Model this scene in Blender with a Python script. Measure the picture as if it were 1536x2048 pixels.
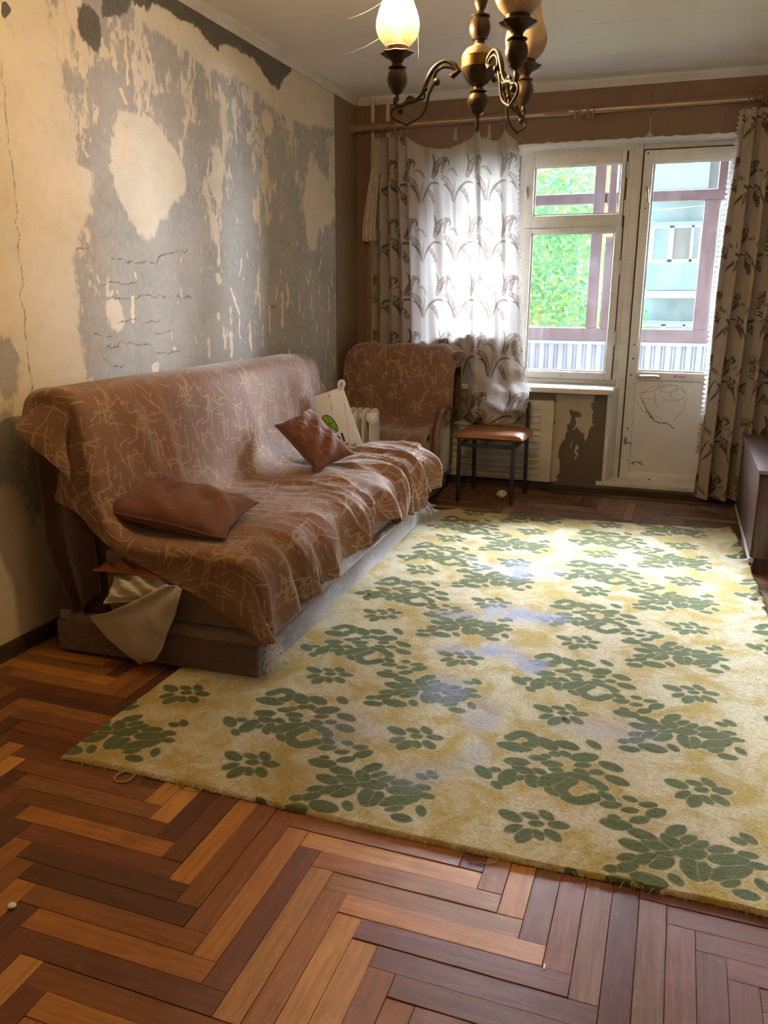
import bpy, bmesh, math, random
import numpy as np
from mathutils import Vector, Matrix

random.seed(7)
RNG = np.random.default_rng(7)
scn = bpy.context.scene
for o in list(bpy.data.objects):
    bpy.data.objects.remove(o)
COL = scn.collection

# ------------------------------------------------------------------ camera
CAM = Vector((2.142594, 0.0, 1.232333))
RIGHT = Vector((0.9416994, 0.3364121, 0.0053897))
UP = Vector((-0.0898269, 0.2359452, 0.9676058))
FWD = Vector((-0.3242427, 0.9116780, -0.2524083))
cam_d = bpy.data.cameras.new('camera')
cam_d.sensor_fit = 'VERTICAL'
cam_d.sensor_height = 24.0
cam_d.sensor_width = 18.0
cam_d.lens = 24.0 * 1624.383 / 2048.0
cam_d.clip_start = 0.02
cam_d.clip_end = 300
cam = bpy.data.objects.new('camera', cam_d)
COL.objects.link(cam)
M = Matrix((RIGHT, UP, -FWD)).transposed().to_4x4()
M.translation = CAM
cam.matrix_world = M
scn.camera = cam

# ------------------------------------------------------------------ light
world = bpy.data.worlds.new('sky')
scn.world = world
world.use_nodes = True
wn = world.node_tree.nodes
wl = world.node_tree.links
wn.clear()
w_out = wn.new('ShaderNodeOutputWorld')
w_bg = wn.new('ShaderNodeBackground')
w_tc = wn.new('ShaderNodeTexCoord')
w_sep = wn.new('ShaderNodeSeparateXYZ')
w_ramp = wn.new('ShaderNodeValToRGB')
w_ramp.color_ramp.elements[0].position = 0.0
w_ramp.color_ramp.elements[0].color = (0.92, 0.96, 1.0, 1)
w_ramp.color_ramp.elements[1].position = 0.9
w_ramp.color_ramp.elements[1].color = (0.55, 0.72, 1.0, 1)
wl.new(w_tc.outputs['Generated'], w_sep.inputs[0])
wl.new(w_sep.outputs['Z'], w_ramp.inputs[0])
wl.new(w_ramp.outputs[0], w_bg.inputs['Color'])
w_bg.inputs['Strength'].default_value = 0.42
wl.new(w_bg.outputs[0], w_out.inputs[0])

# bright hazy sun behind thin cloud, over the house opposite, shining into the window
sun_d = bpy.data.lights.new('hazy_sun', 'SUN')
sun_d.energy = 215.0
sun_d.angle = math.radians(115)
sun_d.color = (0.83, 0.91, 1.0)
sun = bpy.data.objects.new('hazy_sun', sun_d)
COL.objects.link(sun)
sun.location = (3.5, 12, 9)
sun.rotation_euler = (Vector((-0.15, -1.0, -0.29))).to_track_quat('-Z', 'Y').to_euler()

vs = scn.view_settings
vs.view_transform = 'Standard'
vs.look = 'None'
vs.exposure = 1.75
vs.gamma = 1.0
vs.use_curve_mapping = False
scn.cycles.use_denoising = True
scn.cycles.adaptive_threshold = 0.025
scn.cycles.max_bounces = 8
scn.cycles.diffuse_bounces = 5
scn.cycles.transparent_max_bounces = 16
scn.cycles.transmission_bounces = 5
scn.cycles.caustics_reflective = False
scn.cycles.caustics_refractive = False
scn.cycles.sample_clamp_indirect = 6.0

# ------------------------------------------------------------------ helpers
ORG = {}


def _props(o, label=None, cat=None, group=None, kind=None):
    if label: o['label'] = label
    if cat: o['category'] = cat
    if group: o['group'] = group
    if kind: o['kind'] = kind
    return o


def thing(name, label, cat, loc, group=None, kind=None):
    o = bpy.data.objects.new(name, None)
    o.empty_display_size = 0.1
    COL.objects.link(o)
    o.location = loc
    ORG[o.name] = Vector(loc)
    return _props(o, label, cat, group, kind)


def link_mesh(name, me, parent=None, org=None):
    o = bpy.data.objects.new(name, me)
    COL.objects.link(o)
    if parent is not None:
        o.parent = parent
        ORG[o.name] = ORG[parent.name]
    else:
        o.location = org
        ORG[o.name] = Vector(org)
    return o


def base_of(V):
    mn = V.min(0); mx = V.max(0)
    return Vector(((mn[0] + mx[0]) / 2, (mn[1] + mx[1]) / 2, mn[2]))


def np_obj(name, V, F, mat, parent=None, smooth=True, attrs=None, org=None):
    """mesh object from arrays: V (n,3) world positions, F (m,4) or (m,3) indices"""
    V = np.asarray(V, dtype=np.float64)
    F = np.asarray(F, dtype=np.int32)
    if parent is not None:
        org = ORG[parent.name]
    elif org is None:
        org = base_of(V)
    L = V - np.array(org)
    me = bpy.data.meshes.new(name)
    k = F.shape[1]
    me.vertices.add(len(L))
    me.vertices.foreach_set('co', L.astype(np.float32).ravel())
    me.loops.add(F.size)
    me.loops.foreach_set('vertex_index', F.ravel())
    me.polygons.add(len(F))
    me.polygons.foreach_set('loop_start', np.arange(0, F.size, k, dtype=np.int32))
    me.polygons.foreach_set('use_smooth', np.full(len(F), smooth))
    me.update(calc_edges=True)
    if attrs:
        for an, arr in attrs.items():
            arr = np.asarray(arr, dtype=np.float32)
            if arr.ndim == 1:
                a = me.attributes.new(an, 'FLOAT', 'POINT')
                a.data.foreach_set('value', arr)
            else:
                a = me.attributes.new(an, 'FLOAT_COLOR', 'POINT')
                a.data.foreach_set('color', arr.ravel())
    if mat: me.materials.append(mat)
    return link_mesh(name, me, parent, org)


def grid_faces(nu, nv, off=0, flip=False, closed_v=False):
    i = np.arange(nu - 1)[:, None]
    j = np.arange(nv if closed_v else nv - 1)[None, :]
    j2 = (j + 1) % nv
    a = i * nv + j; b = (i + 1) * nv + j; c = (i + 1) * nv + j2; d = i * nv + j2
    q = np.stack([a, b, c, d], -1).reshape(-1, 4) + off
    return q[:, ::-1] if flip else q


class MB:
    def __init__(self):
        self.v = []; self.f = []

    def box(self, x0, y0, z0, x1, y1, z1):
        n = len(self.v)
        self.v += [(x0, y0, z0), (x1, y0, z0), (x1, y1, z0), (x0, y1, z0), (x0, y0, z1), (x1, y0, z1), (x1, y1, z1), (x0, y1, z1)]
        self.f += [tuple(n + k for k in q) for q in ((0, 3, 2, 1), (4, 5, 6, 7), (0, 1, 5, 4), (1, 2, 6, 5), (2, 3, 7, 6), (3, 0, 4, 7))]
        return self

    def prism(self, poly, axis, a, b):
        """poly: 2D points in the two other axes (in xyz order), extruded along axis from a to b"""
        n = len(self.v); k = len(poly)
        def P(q, t):
            return {0: (t, q[0], q[1]), 1: (q[0], t, q[1]), 2: (q[0], q[1], t)}[axis]
        self.v += [P(q, a) for q in poly] + [P(q, b) for q in poly]
        self.f.append(tuple(n + i for i in range(k))[::-1])
        self.f.append(tuple(n + k + i for i in range(k)))
        for i in range(k):
            j = (i + 1) % k
            self.f.append((n + i, n + j, n + k + j, n + k + i))
        return self

    def tube(self, path, r, n=8, closed=False, flat=None):
        path = [Vector(p) for p in path]
        m = len(path)
        rr = [r] * m if not hasattr(r, '__len__') else list(r)
        base = len(self.v)
        prev = None
        for i, p in enumerate(path):
            a = path[(i - 1) % m] if (i > 0 or closed) else p
            b = path[(i + 1) % m] if (i < m - 1 or closed) else p
            t = (b - a).normalized()
            if prev is None:
                ref = Vector((0, 0, 1)) if abs(t.z) < 0.9 else Vector((1, 0, 0))
                u = t.cross(ref).normalized()
            else:
                u = (prev - t * prev.dot(t)).normalized()
            prev = u
            w = t.cross(u)
            for k in range(n):
                ang = 2 * math.pi * k / n
                fx, fy = (flat if flat else (1, 1))
                self.v.append(tuple(p + u * (rr[i] * fx * math.cos(ang)) + w * (rr[i] * fy * math.sin(ang))))
        segs = m if closed else m - 1
        for i in range(segs):
            for k in range(n):
                a0 = base + i * n + k; a1 = base + i * n + (k + 1) % n
                b0 = base + ((i + 1) % m) * n + k; b1 = base + ((i + 1) % m) * n + (k + 1) % n
                self.f.append((a0, a1, b1, b0))
        if not closed:
            self.f.append(tuple(base + k for k in range(n))[::-1])
            self.f.append(tuple(base + (m - 1) * n + k for k in range(n)))
        return self

    def lathe(self, prof, c, n=24, axis=(0, 0, 1), wav=None, cap=True):
        ax = Vector(axis).normalized()
        ref = Vector((1, 0, 0)) if abs(ax.x) < 0.9 else Vector((0, 1, 0))
        u = (ref - ax * ref.dot(ax)).normalized(); w = ax.cross(u)
        c = Vector(c); base = len(self.v)
        for q in prof:
            r, z = q[0], q[1]
            amp = q[2] if len(q) > 2 else 0
            for k in range(n):
                a = 2 * math.pi * k / n
                rr = r * (1 + amp * math.cos((wav or 0) * a))
                self.v.append(tuple(c + ax * z + u * (rr * math.cos(a)) + w * (rr * math.sin(a))))
        for i in range(len(prof) - 1):
            for k in range(n):
                self.f.append((base + i * n + k, base + i * n + (k + 1) % n, base + (i + 1) * n + (k + 1) % n, base + (i + 1) * n + k))
        if cap:
            self.f.append(tuple(base + k for k in range(n))[::-1])
            self.f.append(tuple(base + (len(prof) - 1) * n + k for k in range(n)))
        return self

    def xform(self, mat, start=0):
        for i in range(start, len(self.v)):
            self.v[i] = tuple(mat @ Vector(self.v[i]))
        return self

    def build(self, name, mat, parent=None, bevel=0.0, seg=2, smooth=None, org=None, label=None, cat=None, group=None, kind=None):
        V = np.array(self.v)
        if parent is not None: org = ORG[parent.name]
        elif org is None: org = base_of(V)
        me = bpy.data.meshes.new(name)
        me.from_pydata([tuple(p) for p in (V - np.array(org))], [], self.f)
        if bevel > 0:
            bm = bmesh.new(); bm.from_mesh(me)
            bmesh.ops.bevel(bm, geom=[e for e in bm.edges if len(e.link_faces) == 2 and e.calc_face_angle(0) > 0.5], offset=bevel, segments=seg, profile=0.6, affect='EDGES', clamp_overlap=True)
            bm.to_mesh(me); bm.free()
        if smooth is not None or bevel > 0:
            for p in me.polygons: p.use_smooth = True
            me.set_sharp_from_angle(angle=math.radians(smooth if smooth else 40))
        me.update()
        if mat: me.materials.append(mat)
        o = link_mesh(name, me, parent, org)
        return _props(o, label, cat, group, kind)


def struct(name, mb, mat, parent=None, **k):
    return mb.build(name, mat, parent, kind=None if parent else 'structure', **k)


# ---- numpy noise
def _h(ix, iy, s):
    n = (ix.astype(np.int64) * 374761393 + iy.astype(np.int64) * 668265263 + s * 1442695041) & 0xFFFFFFFF
    n = ((n ^ (n >> 13)) * 1274126177) & 0xFFFFFFFF
    return ((n ^ (n >> 16)) & 0xFFFF) / 65535.0


def vnoise(x, y, s=0):
    x = np.asarray(x, float); y = np.asarray(y, float)
    x, y = np.broadcast_arrays(x, y)
    ix = np.floor(x); iy = np.floor(y)
    fx = x - ix; fy = y - iy
    fx = fx * fx * (3 - 2 * fx); fy = fy * fy * (3 - 2 * fy)
    a = _h(ix, iy, s); b = _h(ix + 1, iy, s); c = _h(ix, iy + 1, s); d = _h(ix + 1, iy + 1, s)
    return (a * (1 - fx) + b * fx) * (1 - fy) + (c * (1 - fx) + d * fx) * fy


def fbm(x, y, o=4, s=0, g=0.5):
    t = 0; amp = 1; tot = 0; f = 1.0
    for k in range(o):
        t = t + amp * vnoise(np.asarray(x) * f + 13.7 * k, np.asarray(y) * f - 7.1 * k, s + k)
        tot += amp; amp *= g; f *= 2.03
    return t / tot


def sstep(a, b, x):
    t = np.clip((x - a) / (b - a), 0, 1)
    return t * t * (3 - 2 * t)


def poly_sdf(px, py, poly):
    """signed distance, negative inside"""
    d = np.full(px.shape, 1e9); inside = np.zeros(px.shape, bool)
    n = len(poly)
    for i in range(n):
        ax, ay = poly[i]; bx, by = poly[(i + 1) % n]
        ex, ey = bx - ax, by - ay
        t = np.clip(((px - ax) * ex + (py - ay) * ey) / (ex * ex + ey * ey + 1e-12), 0, 1)
        d = np.minimum(d, np.hypot(px - ax - t * ex, py - ay - t * ey))
        c = ((ay > py) != (by > py)) & (px < (bx - ax) * (py - ay) / (by - ay + 1e-12) + ax)
        inside ^= c
    return np.where(inside, -d, d)


def seg_dist(px, py, pts):
    d = np.full(px.shape, 1e9)
    for (ax, ay), (bx, by) in zip(pts[:-1], pts[1:]):
        ex, ey = bx - ax, by - ay
        t = np.clip(((px - ax) * ex + (py - ay) * ey) / (ex * ex + ey * ey + 1e-12), 0, 1)
        d = np.minimum(d, np.hypot(px - ax - t * ex, py - ay - t * ey))
    return d


def sample(canvas, u, v):
    """bilinear, periodic; canvas[iy, ix], u and v in 0..1"""
    h, w = canvas.shape
    x = (u % 1.0) * w; y = (v % 1.0) * h
    ix = np.floor(x).astype(int); iy = np.floor(y).astype(int)
    fx = x - ix; fy = y - iy
    x0 = ix % w; x1 = (ix + 1) % w; y0 = iy % h; y1 = (iy + 1) % h
    return (canvas[y0, x0] * (1 - fx) + canvas[y0, x1] * fx) * (1 - fy) + (canvas[y1, x0] * (1 - fx) + canvas[y1, x1] * fx) * fy


def catmull(pts, n=8, closed=False):
    P = [np.array(p, float) for p in pts]
    out = []
    m = len(P)
    for i in range(m if closed else m - 1):
        p0 = P[(i - 1) % m] if (closed or i > 0) else 2 * P[0] - P[1]
        p1 = P[i]; p2 = P[(i + 1) % m]
        p3 = P[(i + 2) % m] if (closed or i < m - 2) else 2 * P[-1] - P[-2]
        for k in range(n):
            t = k / n
            out.append(0.5 * ((2 * p1) + (-p0 + p2) * t + (2 * p0 - 5 * p1 + 4 * p2 - p3) * t * t + (-p0 + 3 * p1 - 3 * p2 + p3) * t ** 3))
    if not closed: out.append(P[-1])
    return [tuple(q) for q in out]


# ------------------------------------------------------------------ materials
class NT:
    def __init__(self, name):
        self.m = bpy.data.materials.new(name)
        self.m.use_nodes = True
        self.t = self.m.node_tree
        self.t.nodes.clear()
        self.out = self.t.nodes.new('ShaderNodeOutputMaterial')
        self.tc = None

    def n(self, typ, ins=None, **props):
        nd = self.t.nodes.new('ShaderNode' + typ)
        for k, v in props.items(): setattr(nd, k, v)
        if ins:
            for k, v in ins.items(): self.set(nd, k, v)
        return nd

    def set(self, nd, k, v):
        s = nd.inputs[k]
        if hasattr(v, 'is_output') or isinstance(v, bpy.types.NodeSocket): self.t.links.new(v, s)
        else: s.default_value = v

    def coord(self, which='Object', scale=None):
        if self.tc is None: self.tc = self.n('TexCoord')
        o = self.tc.outputs[which]
        if scale is not None:
            mp = self.n('Mapping', {'Vector': o, 'Scale': scale})
            o = mp.outputs[0]
        return o

    def noise(self, scale, detail=4, rough=0.55, vec=None, dist=0.0):
        return self.n('TexNoise', {'Vector': vec if vec is not None else self.coord(), 'Scale': scale, 'Detail': detail, 'Roughness': rough, 'Distortion': dist}).outputs['Fac']

    def math(self, op, a, b=0.0, clamp=False):
        nd = self.n('Math', operation=op, use_clamp=clamp)
        self.set(nd, 0, a); self.set(nd, 1, b)
        return nd.outputs[0]

    def rng(self, v, a, b, c=0.0, d=1.0, smooth=False):
        nd = self.n('MapRange', {'Value': v, 'From Min': a, 'From Max': b, 'To Min': c, 'To Max': d}, interpolation_type='SMOOTHSTEP' if smooth else 'LINEAR')
        return nd.outputs[0]

    def mix(self, f, a, b, mode='MIX'):
        nd = self.n('Mix', data_type='RGBA', blend_type=mode)
        self.set(nd, 0, f)
        for i, v in ((6, a), (7, b)):
            if isinstance(v, (tuple, list)): v = tuple(v) + (1,) if len(v) == 3 else tuple(v)
            self.set(nd, i, v)
        return nd.outputs[2]

    def attr(self, name, out='Fac', typ='GEOMETRY'):
        return self.n('Attribute', attribute_name=name, attribute_type=typ).outputs[out]

    def bump(self, h, strength=0.3, dist=0.01):
        return self.n('Bump', {'Height': h, 'Strength': strength, 'Distance': dist}).outputs[0]

    def surf(self, sh):
        self.t.links.new(sh, self.out.inputs[0])
        return self.m

    def bsdf(self, col, rough=0.6, metal=0.0, spec=0.5, nrm=None, sheen=0.0, coat=0.0, extra=None):
        nd = self.n('BsdfPrincipled')
        if isinstance(col, (tuple, list)) and len(col) == 3: col = tuple(col) + (1,)
        self.set(nd, 'Base Color', col)
        self.set(nd, 'Roughness', rough); self.set(nd, 'Metallic', metal)
        self.set(nd, 'Specular IOR Level', spec)
        if nrm is not None: self.set(nd, 'Normal', nrm)
        if sheen: self.set(nd, 'Sheen Weight', sheen); self.set(nd, 'Sheen Roughness', 0.4)
        if coat: self.set(nd, 'Coat Weight', coat); self.set(nd, 'Coat Roughness', 0.25)
        if extra:
            for k, v in extra.items(): self.set(nd, k, v)
        return nd.outputs[0]


def simple(name, c1, c2=None, scale=6.0, rough=0.6, metal=0.0, spec=0.4, bump=0.0, bscale=80.0, sheen=0.0, stretch=None, coat=0.0):
    t = NT(name)
    c2 = c2 or tuple(x * 0.8 for x in c1)
    v = t.coord('Object', stretch) if stretch else None
    f = t.rng(t.noise(scale, 5, 0.6, v), 0.3, 0.7, smooth=True)
    col = t.mix(f, c1, c2)
    nr = t.bump(t.noise(bscale, 3, 0.6, v), bump, 0.004) if bump else None
    return t.surf(t.bsdf(col, rough, metal, spec, nr, sheen, coat))


def m_white_paint():
    t = NT('old_white_paint')
    f = t.rng(t.noise(5, 6, 0.65), 0.35, 0.7, smooth=True)
    col = t.mix(f, (0.70, 0.70, 0.68), (0.60, 0.585, 0.54))
    g = t.rng(t.noise(38, 4, 0.7, t.coord('Object', (1, 1, 0.35))), 0.66, 0.74)
    col = t.mix(t.math('MULTIPLY', g, 0.55), col, (0.26, 0.2, 0.13))
    return t.surf(t.bsdf(col, 0.42, 0, 0.4, t.bump(t.noise(60, 4), 0.25, 0.003)))


WHITE = m_white_paint()
BEAD = simple('dark_gap', (0.10, 0.075, 0.05), (0.05, 0.035, 0.025), 20, 0.8)  # dark brown for the frame joints and door screws
STEEL = simple('worn_steel', (0.5, 0.48, 0.45), (0.35, 0.33, 0.3), 30, 0.35, 0.9)
BLACK_METAL = simple('black_painted_steel', (0.012, 0.013, 0.018), (0.02, 0.02, 0.024), 20, 0.4)
SKIRT = simple('dark_brown_skirting_paint', (0.055, 0.028, 0.02), (0.03, 0.016, 0.013), 9, 0.45, bump=0.2, bscale=30)
PIPE = simple('cream_pipe_paint', (0.6, 0.52, 0.38), (0.5, 0.42, 0.3), 12, 0.45)

# ================================================================== the room
RX, RY0, RY1, RZ = 3.25, -0.75, 5.427, 2.5

# ---- parquet: oak strips in herringbone, laid square to the walls
def m_parquet(from_attr):
    t = NT('parquet_wood_joined' if from_attr else 'parquet_wood')
    if from_attr:
        base = t.attr('tone', 'Color'); rnd = 0.5
        vec = t.coord('Object')
    else:
        oi = t.n('ObjectInfo')
        base = oi.outputs['Color']
        off = t.n('VectorMath', {0: t.coord('Object'), 1: oi.outputs['Location']}, operation='ADD').outputs[0]
        vec = off
    st = t.n('Mapping', {'Vector': t.coord('Object') if not from_attr else vec, 'Scale': (3.0, 42.0, 3.0)}).outputs[0]
    if not from_attr:
        st = t.n('VectorMath', {0: st, 1: t.n('VectorMath', {0: oi.outputs['Location'], 1: (31.0, 57.0, 0.0)}, operation='MULTIPLY').outputs[0]}, operation='ADD').outputs[0]
    grain = t.noise(2.2, 6, 0.65, st, 0.6)
    fine = t.noise(9.0, 4, 0.7, st)
    blot = t.noise(7.0, 5, 0.6, vec)
    c = t.mix(t.rng(grain, 0.32, 0.7), base, t.mix(1.0, base, (0.56, 0.5, 0.44), 'MULTIPLY'))
    c = t.mix(t.math('MULTIPLY', t.rng(fine, 0.5, 0.75), 0.35), c, t.mix(1.0, base, (0.45, 0.36, 0.3), 'MULTIPLY'))
    c = t.mix(t.math('MULTIPLY', t.rng(blot, 0.55, 0.8, smooth=True), 0.35), c, (0.05, 0.028, 0.018))
    scuff = t.rng(t.noise(26, 6, 0.75, vec), 0.63, 0.74)
    c = t.mix(t.math('MULTIPLY', scuff, 0.42), c, (0.42, 0.33, 0.24))
    rough = t.rng(blot, 0.3, 0.75, 0.34, 0.56)
    nr = t.bump(t.math('ADD', t.math('MULTIPLY', grain, 0.6), fine), 0.22, 0.002)
    return t.surf(t.bsdf(c, rough, 0, 0.33, nr))


PARQ, PARQ_J = m_parquet(False), m_parquet(True)
SW, SL = 0.0555, 0.4235
floor_mb = MB().box(-0.05, RY0 - 0.05, -0.06, RX + 0.05, RY1 + 0.3, -0.014)
FLOOR = struct('floor', floor_mb, simple('subfloor', (0.03, 0.02, 0.014), None, 8, 0.9), org=(0, 0, 0))


def tone_for(x, y, r):
    warm = [(0.50, 0.215, 0.052), (0.43, 0.17, 0.042), (0.56, 0.265, 0.075), (0.27, 0.10, 0.03), (0.33, 0.13, 0.038), (0.12, 0.042, 0.022), (0.36, 0.16, 0.055), (0.19, 0.066, 0.026)]
    red = [(0.23, 0.075, 0.042), (0.19, 0.062, 0.04), (0.27, 0.095, 0.05), (0.17, 0.06, 0.045), (0.055, 0.03, 0.032), (0.25, 0.12, 0.07), (0.2, 0.07, 0.05)]  # right-hand planks: purplish sheen from the window put into their colour
    dull = [(0.24, 0.12, 0.065), (0.17, 0.08, 0.045), (0.3, 0.17, 0.1), (0.2, 0.09, 0.05), (0.13, 0.06, 0.035)]
    if y > 3.5: return dull[r.integers(len(dull))]
    w = sstep(1.62, 2.1, x + r.normal(0, 0.08))
    pal = red if r.random() < w else warm
    if x < 0.85 and r.random() < 0.65: pal = [(0.22, 0.085, 0.035), (0.16, 0.055, 0.027), (0.3, 0.13, 0.045), (0.12, 0.045, 0.025)]
    k = pal[r.integers(len(pal))]
    j = 1 + r.normal(0, 0.08)
    return tuple(float(np.clip(a * j, 0.01, 0.8)) for a in k)


def in_view(x, y, z=0.0):
    d = Vector((x, y, z)) - CAM
    zc = d.dot(FWD)
    if zc < 0.1: return False
    px = 768 + 1624.4 * d.dot(RIGHT) / zc; py = 1024 - 1624.4 * d.dot(UP) / zc
    return -25 < px < 1561 and 0 < py < 2110


bm_mb = MB().box(0.0006, 0.0006, -0.013, SL - 0.0006, SW - 0.0006, 0.0)
strip_me = None
strips = []
ax0, ay0 = 1.134 - SL, 1.388
rg = np.random.default_rng(21)
for band in range(-9, 10):
    for k in range(-110, 110):
        bx = ax0 + k * SW + band * (SL + SW); by = ay0 - k * SW + band * (SL - SW)
        strips.append((bx, by - SW, 0))                       # lies along x
        strips.append((bx + SL, by - SW, 1))                  # stands along y, above the next x strip
rest_v, rest_f, rest_c = [], [], []
shown = []
for (x, y, vert) in strips:
    x1, y1 = (x + SW, y + SL) if vert else (x + SL, y + SW)
    if x1 < 0.02 or x > RX - 0.02 or y1 < RY0 + 0.02 or y > RY1 - 0.02: continue
    cx, cy = (x + x1) / 2, (y + y1) / 2
    pts = [(x, y), (x1, y), (x, y1), (x1, y1), (cx, cy)]
    covered = all(0.70 < px < 2.44 and 1.68 < py < 4.5 for px, py in pts) or all(px < 0.9 and 2.25 < py < 4.5 for px, py in pts) or all(px > 2.55 and py > 3.97 for px, py in pts)
    clip = x < 0.0 or x1 > RX or y < RY0 or y1 > RY1 - 0.0
    vis = any(in_view(px, py) for px, py in pts) and not covered
    shown.append((x, y, vert, x1, y1, cx, cy, clip, vis))
cand = sorted([s for s in shown if s[8]], key=lambda s: (s[5] - CAM.x) ** 2 + s[6] ** 2)
pieces = set(id(s) for s in cand[:296])
for s in shown:
    x, y, vert, x1, y1, cx, cy, clip, vis = s
    tone = tone_for(cx, cy, rg)
    X0, Y0, X1, Y1 = max(x, 0.0), max(y, RY0), min(x1, RX), min(y1, RY1)
    dz = float(rg.normal(0, 0.0006))
    if id(s) in pieces:
        if strip_me is None or clip:
            if not clip:
                o = MB().box(0.0004, 0.0004, -0.013, SL - 0.0004, SW - 0.0004, 0.0).build('plank', PARQ, FLOOR, bevel=0.0008, seg=1)
                strip_me = o.data
            elif vert:
                o = MB().box(0.0004, -(X1 - X0) + 0.0004, -0.013, (Y1 - Y0) - 0.0004, -0.0004, 0.0).build('plank', PARQ, FLOOR)
            else:
                o = MB().box(0.0004, 0.0004, -0.013, X1 - X0 - 0.0004, Y1 - Y0 - 0.0004, 0.0).build('plank', PARQ, FLOOR)
        else:
            o = bpy.data.objects.new('plank', strip_me)
            COL.objects.link(o); o.parent = FLOOR
        if vert:
            o.rotation_euler = (0, 0, math.pi / 2)
            o.location = (X0 + (SW if not clip else 0), Y0, dz)
        else:
            o.location = (X0, Y0, dz)
        o.color = tone + (1,)
    else:
        n = len(rest_v)
        g = 0.0004
        rest_v += [(X0 + g, Y0 + g, -0.012), (X1 - g, Y0 + g, -0.012), (X1 - g, Y1 - g, -0.012), (X0 + g, Y1 - g, -0.012), (X0 + g, Y0 + g, dz), (X1 - g, Y0 + g, dz), (X1 - g, Y1 - g, dz), (X0 + g, Y1 - g, dz)]
        rest_f += [tuple(n + k for k in q) for q in ((4, 5, 6, 7), (0, 1, 5, 4), (1, 2, 6, 5), (2, 3, 7, 6), (3, 0, 4, 7))]
        rest_c += [tone + (1,)] * 8
ro = np_obj('parquet_planks', np.array(rest_v), np.array(rest_f), PARQ_J, FLOOR, smooth=False, attrs={'tone': np.array(rest_c)})
ro['kind'] = 'stuff'

# ---- left wall: stripped of its paper, old plaster and cement in patches
blobA = [(2.901, 1.942), (2.99, 1.951), (3.131, 1.952), (3.21, 1.912), (3.291, 1.851), (3.356, 1.774), (3.35, 1.714), (3.25, 1.635), (3.156, 1.568), (3.097, 1.497), (3.043, 1.456), (2.982, 1.489), (2.913, 1.556), (2.86, 1.612), (2.839, 1.67), (2.826, 1.736), (2.851, 1.824), (2.88, 1.888)]
blobB = [(4.614, 1.917), (4.716, 2.001), (4.887, 1.993), (5.03, 1.916), (5.063, 1.738), (4.912, 1.683), (4.804, 1.647), (4.765, 1.536), (4.662, 1.503), (4.601, 1.632), (4.577, 1.798)]
blobC = [(3.588, 1.947), (3.648, 1.916), (3.681, 1.796), (3.673, 1.7), (3.606, 1.682), (3.559, 1.739), (3.6, 1.848)]
left_b = [(2.54, 2.5), (2.556, 2.219), (2.591, 2.054), (2.608, 1.915), (2.632, 1.819), (2.642, 1.71), (2.731, 1.69), (2.713, 1.554), (2.609, 1.462), (2.573, 1.378), (2.582, 1.252), (2.579, 1.08), (2.592, 0.928), (2.55, 0.6), (2.5, 0.0)]
darklow = [(2.854, 2.238), (2.942, 2.279), (3.011, 2.315), (3.039, 2.364), (3.098, 2.357), (3.159, 2.35), (3.179, 2.385), (3.297, 2.407), (3.4, 2.392), (3.53, 2.391), (3.587, 2.369), (3.697, 2.344), (3.71, 2.376), (3.864, 2.396), (4.077, 2.391), (4.189, 2.352), (4.308, 2.322), (4.367, 2.381), (4.456, 2.437), (4.48, 2.56), (2.84, 2.56)]
lightband = [(3.033, 2.36), (3.3, 2.43), (4.07, 2.42), (4.3, 2.36), (4.42, 2.47), (5.062, 2.47), (5.057, 2.247), (4.629, 2.2), (4.304, 2.2), (4.069, 2.25), (3.831, 2.26), (3.679, 2.255), (3.524, 2.26), (3.359, 2.28), (3.157, 2.28)]
flakes = [[(2.58, 2.20), (2.63, 2.07)], [(2.66, 2.26), (2.71, 2.10)], [(3.08, 2.22), (3.10, 2.10)], [(3.13, 2.2), (3.15, 2.12)], [(2.93, 2.02), (2.96, 1.98)], [(2.983, 2.209), (2.98, 2.059)], [(4.032, 1.762), (4.044, 1.565)], [(3.615, 1.535), (3.613, 1.394)], [(3.716, 1.286), (3.788, 1.159)], [(3.787, 1.136), (3.791, 1.041)], [(3.485, 1.042), (3.477, 0.965)], [(3.895, 1.098), (3.899, 0.976)], [(4.003, 1.35), (4.018, 1.181)], [(3.698, 1.068), (3.701, 0.963)], [(3.631, 1.093), (3.635, 1.002)], [(4.289, 1.268), (4.278, 1.088)], [(4.503, 1.257), (4.514, 1.163)], [(4.938, 1.304), (4.952, 1.158)], [(4.106, 2.079), (4.109, 1.747)], [(4.015, 1.516), (4.012, 1.481)], [(2.949, 1.34), (2.951, 1.293)], [(3.269, 1.279), (3.265, 1.248)], [(2.913, 1.237), (2.905, 1.143)], [(4.218, 1.306), (4.214, 1.23)], [(4.127, 1.192), (4.119, 1.067)], [(4.931, 1.071), (4.927, 0.937)], [(3.834, 1.426), (3.803, 1.344)], [(3.566, 1.584), (3.561, 1.531)], [(4.132, 1.691), (4.127, 1.619)], [(2.951, 1.875), (2.936, 1.752)], [(4.351, 1.321), (4.36, 1.204)], [(4.685, 1.258), (4.681, 1.147)], [(3.709, 1.195), (3.702, 1.114)]]
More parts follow.
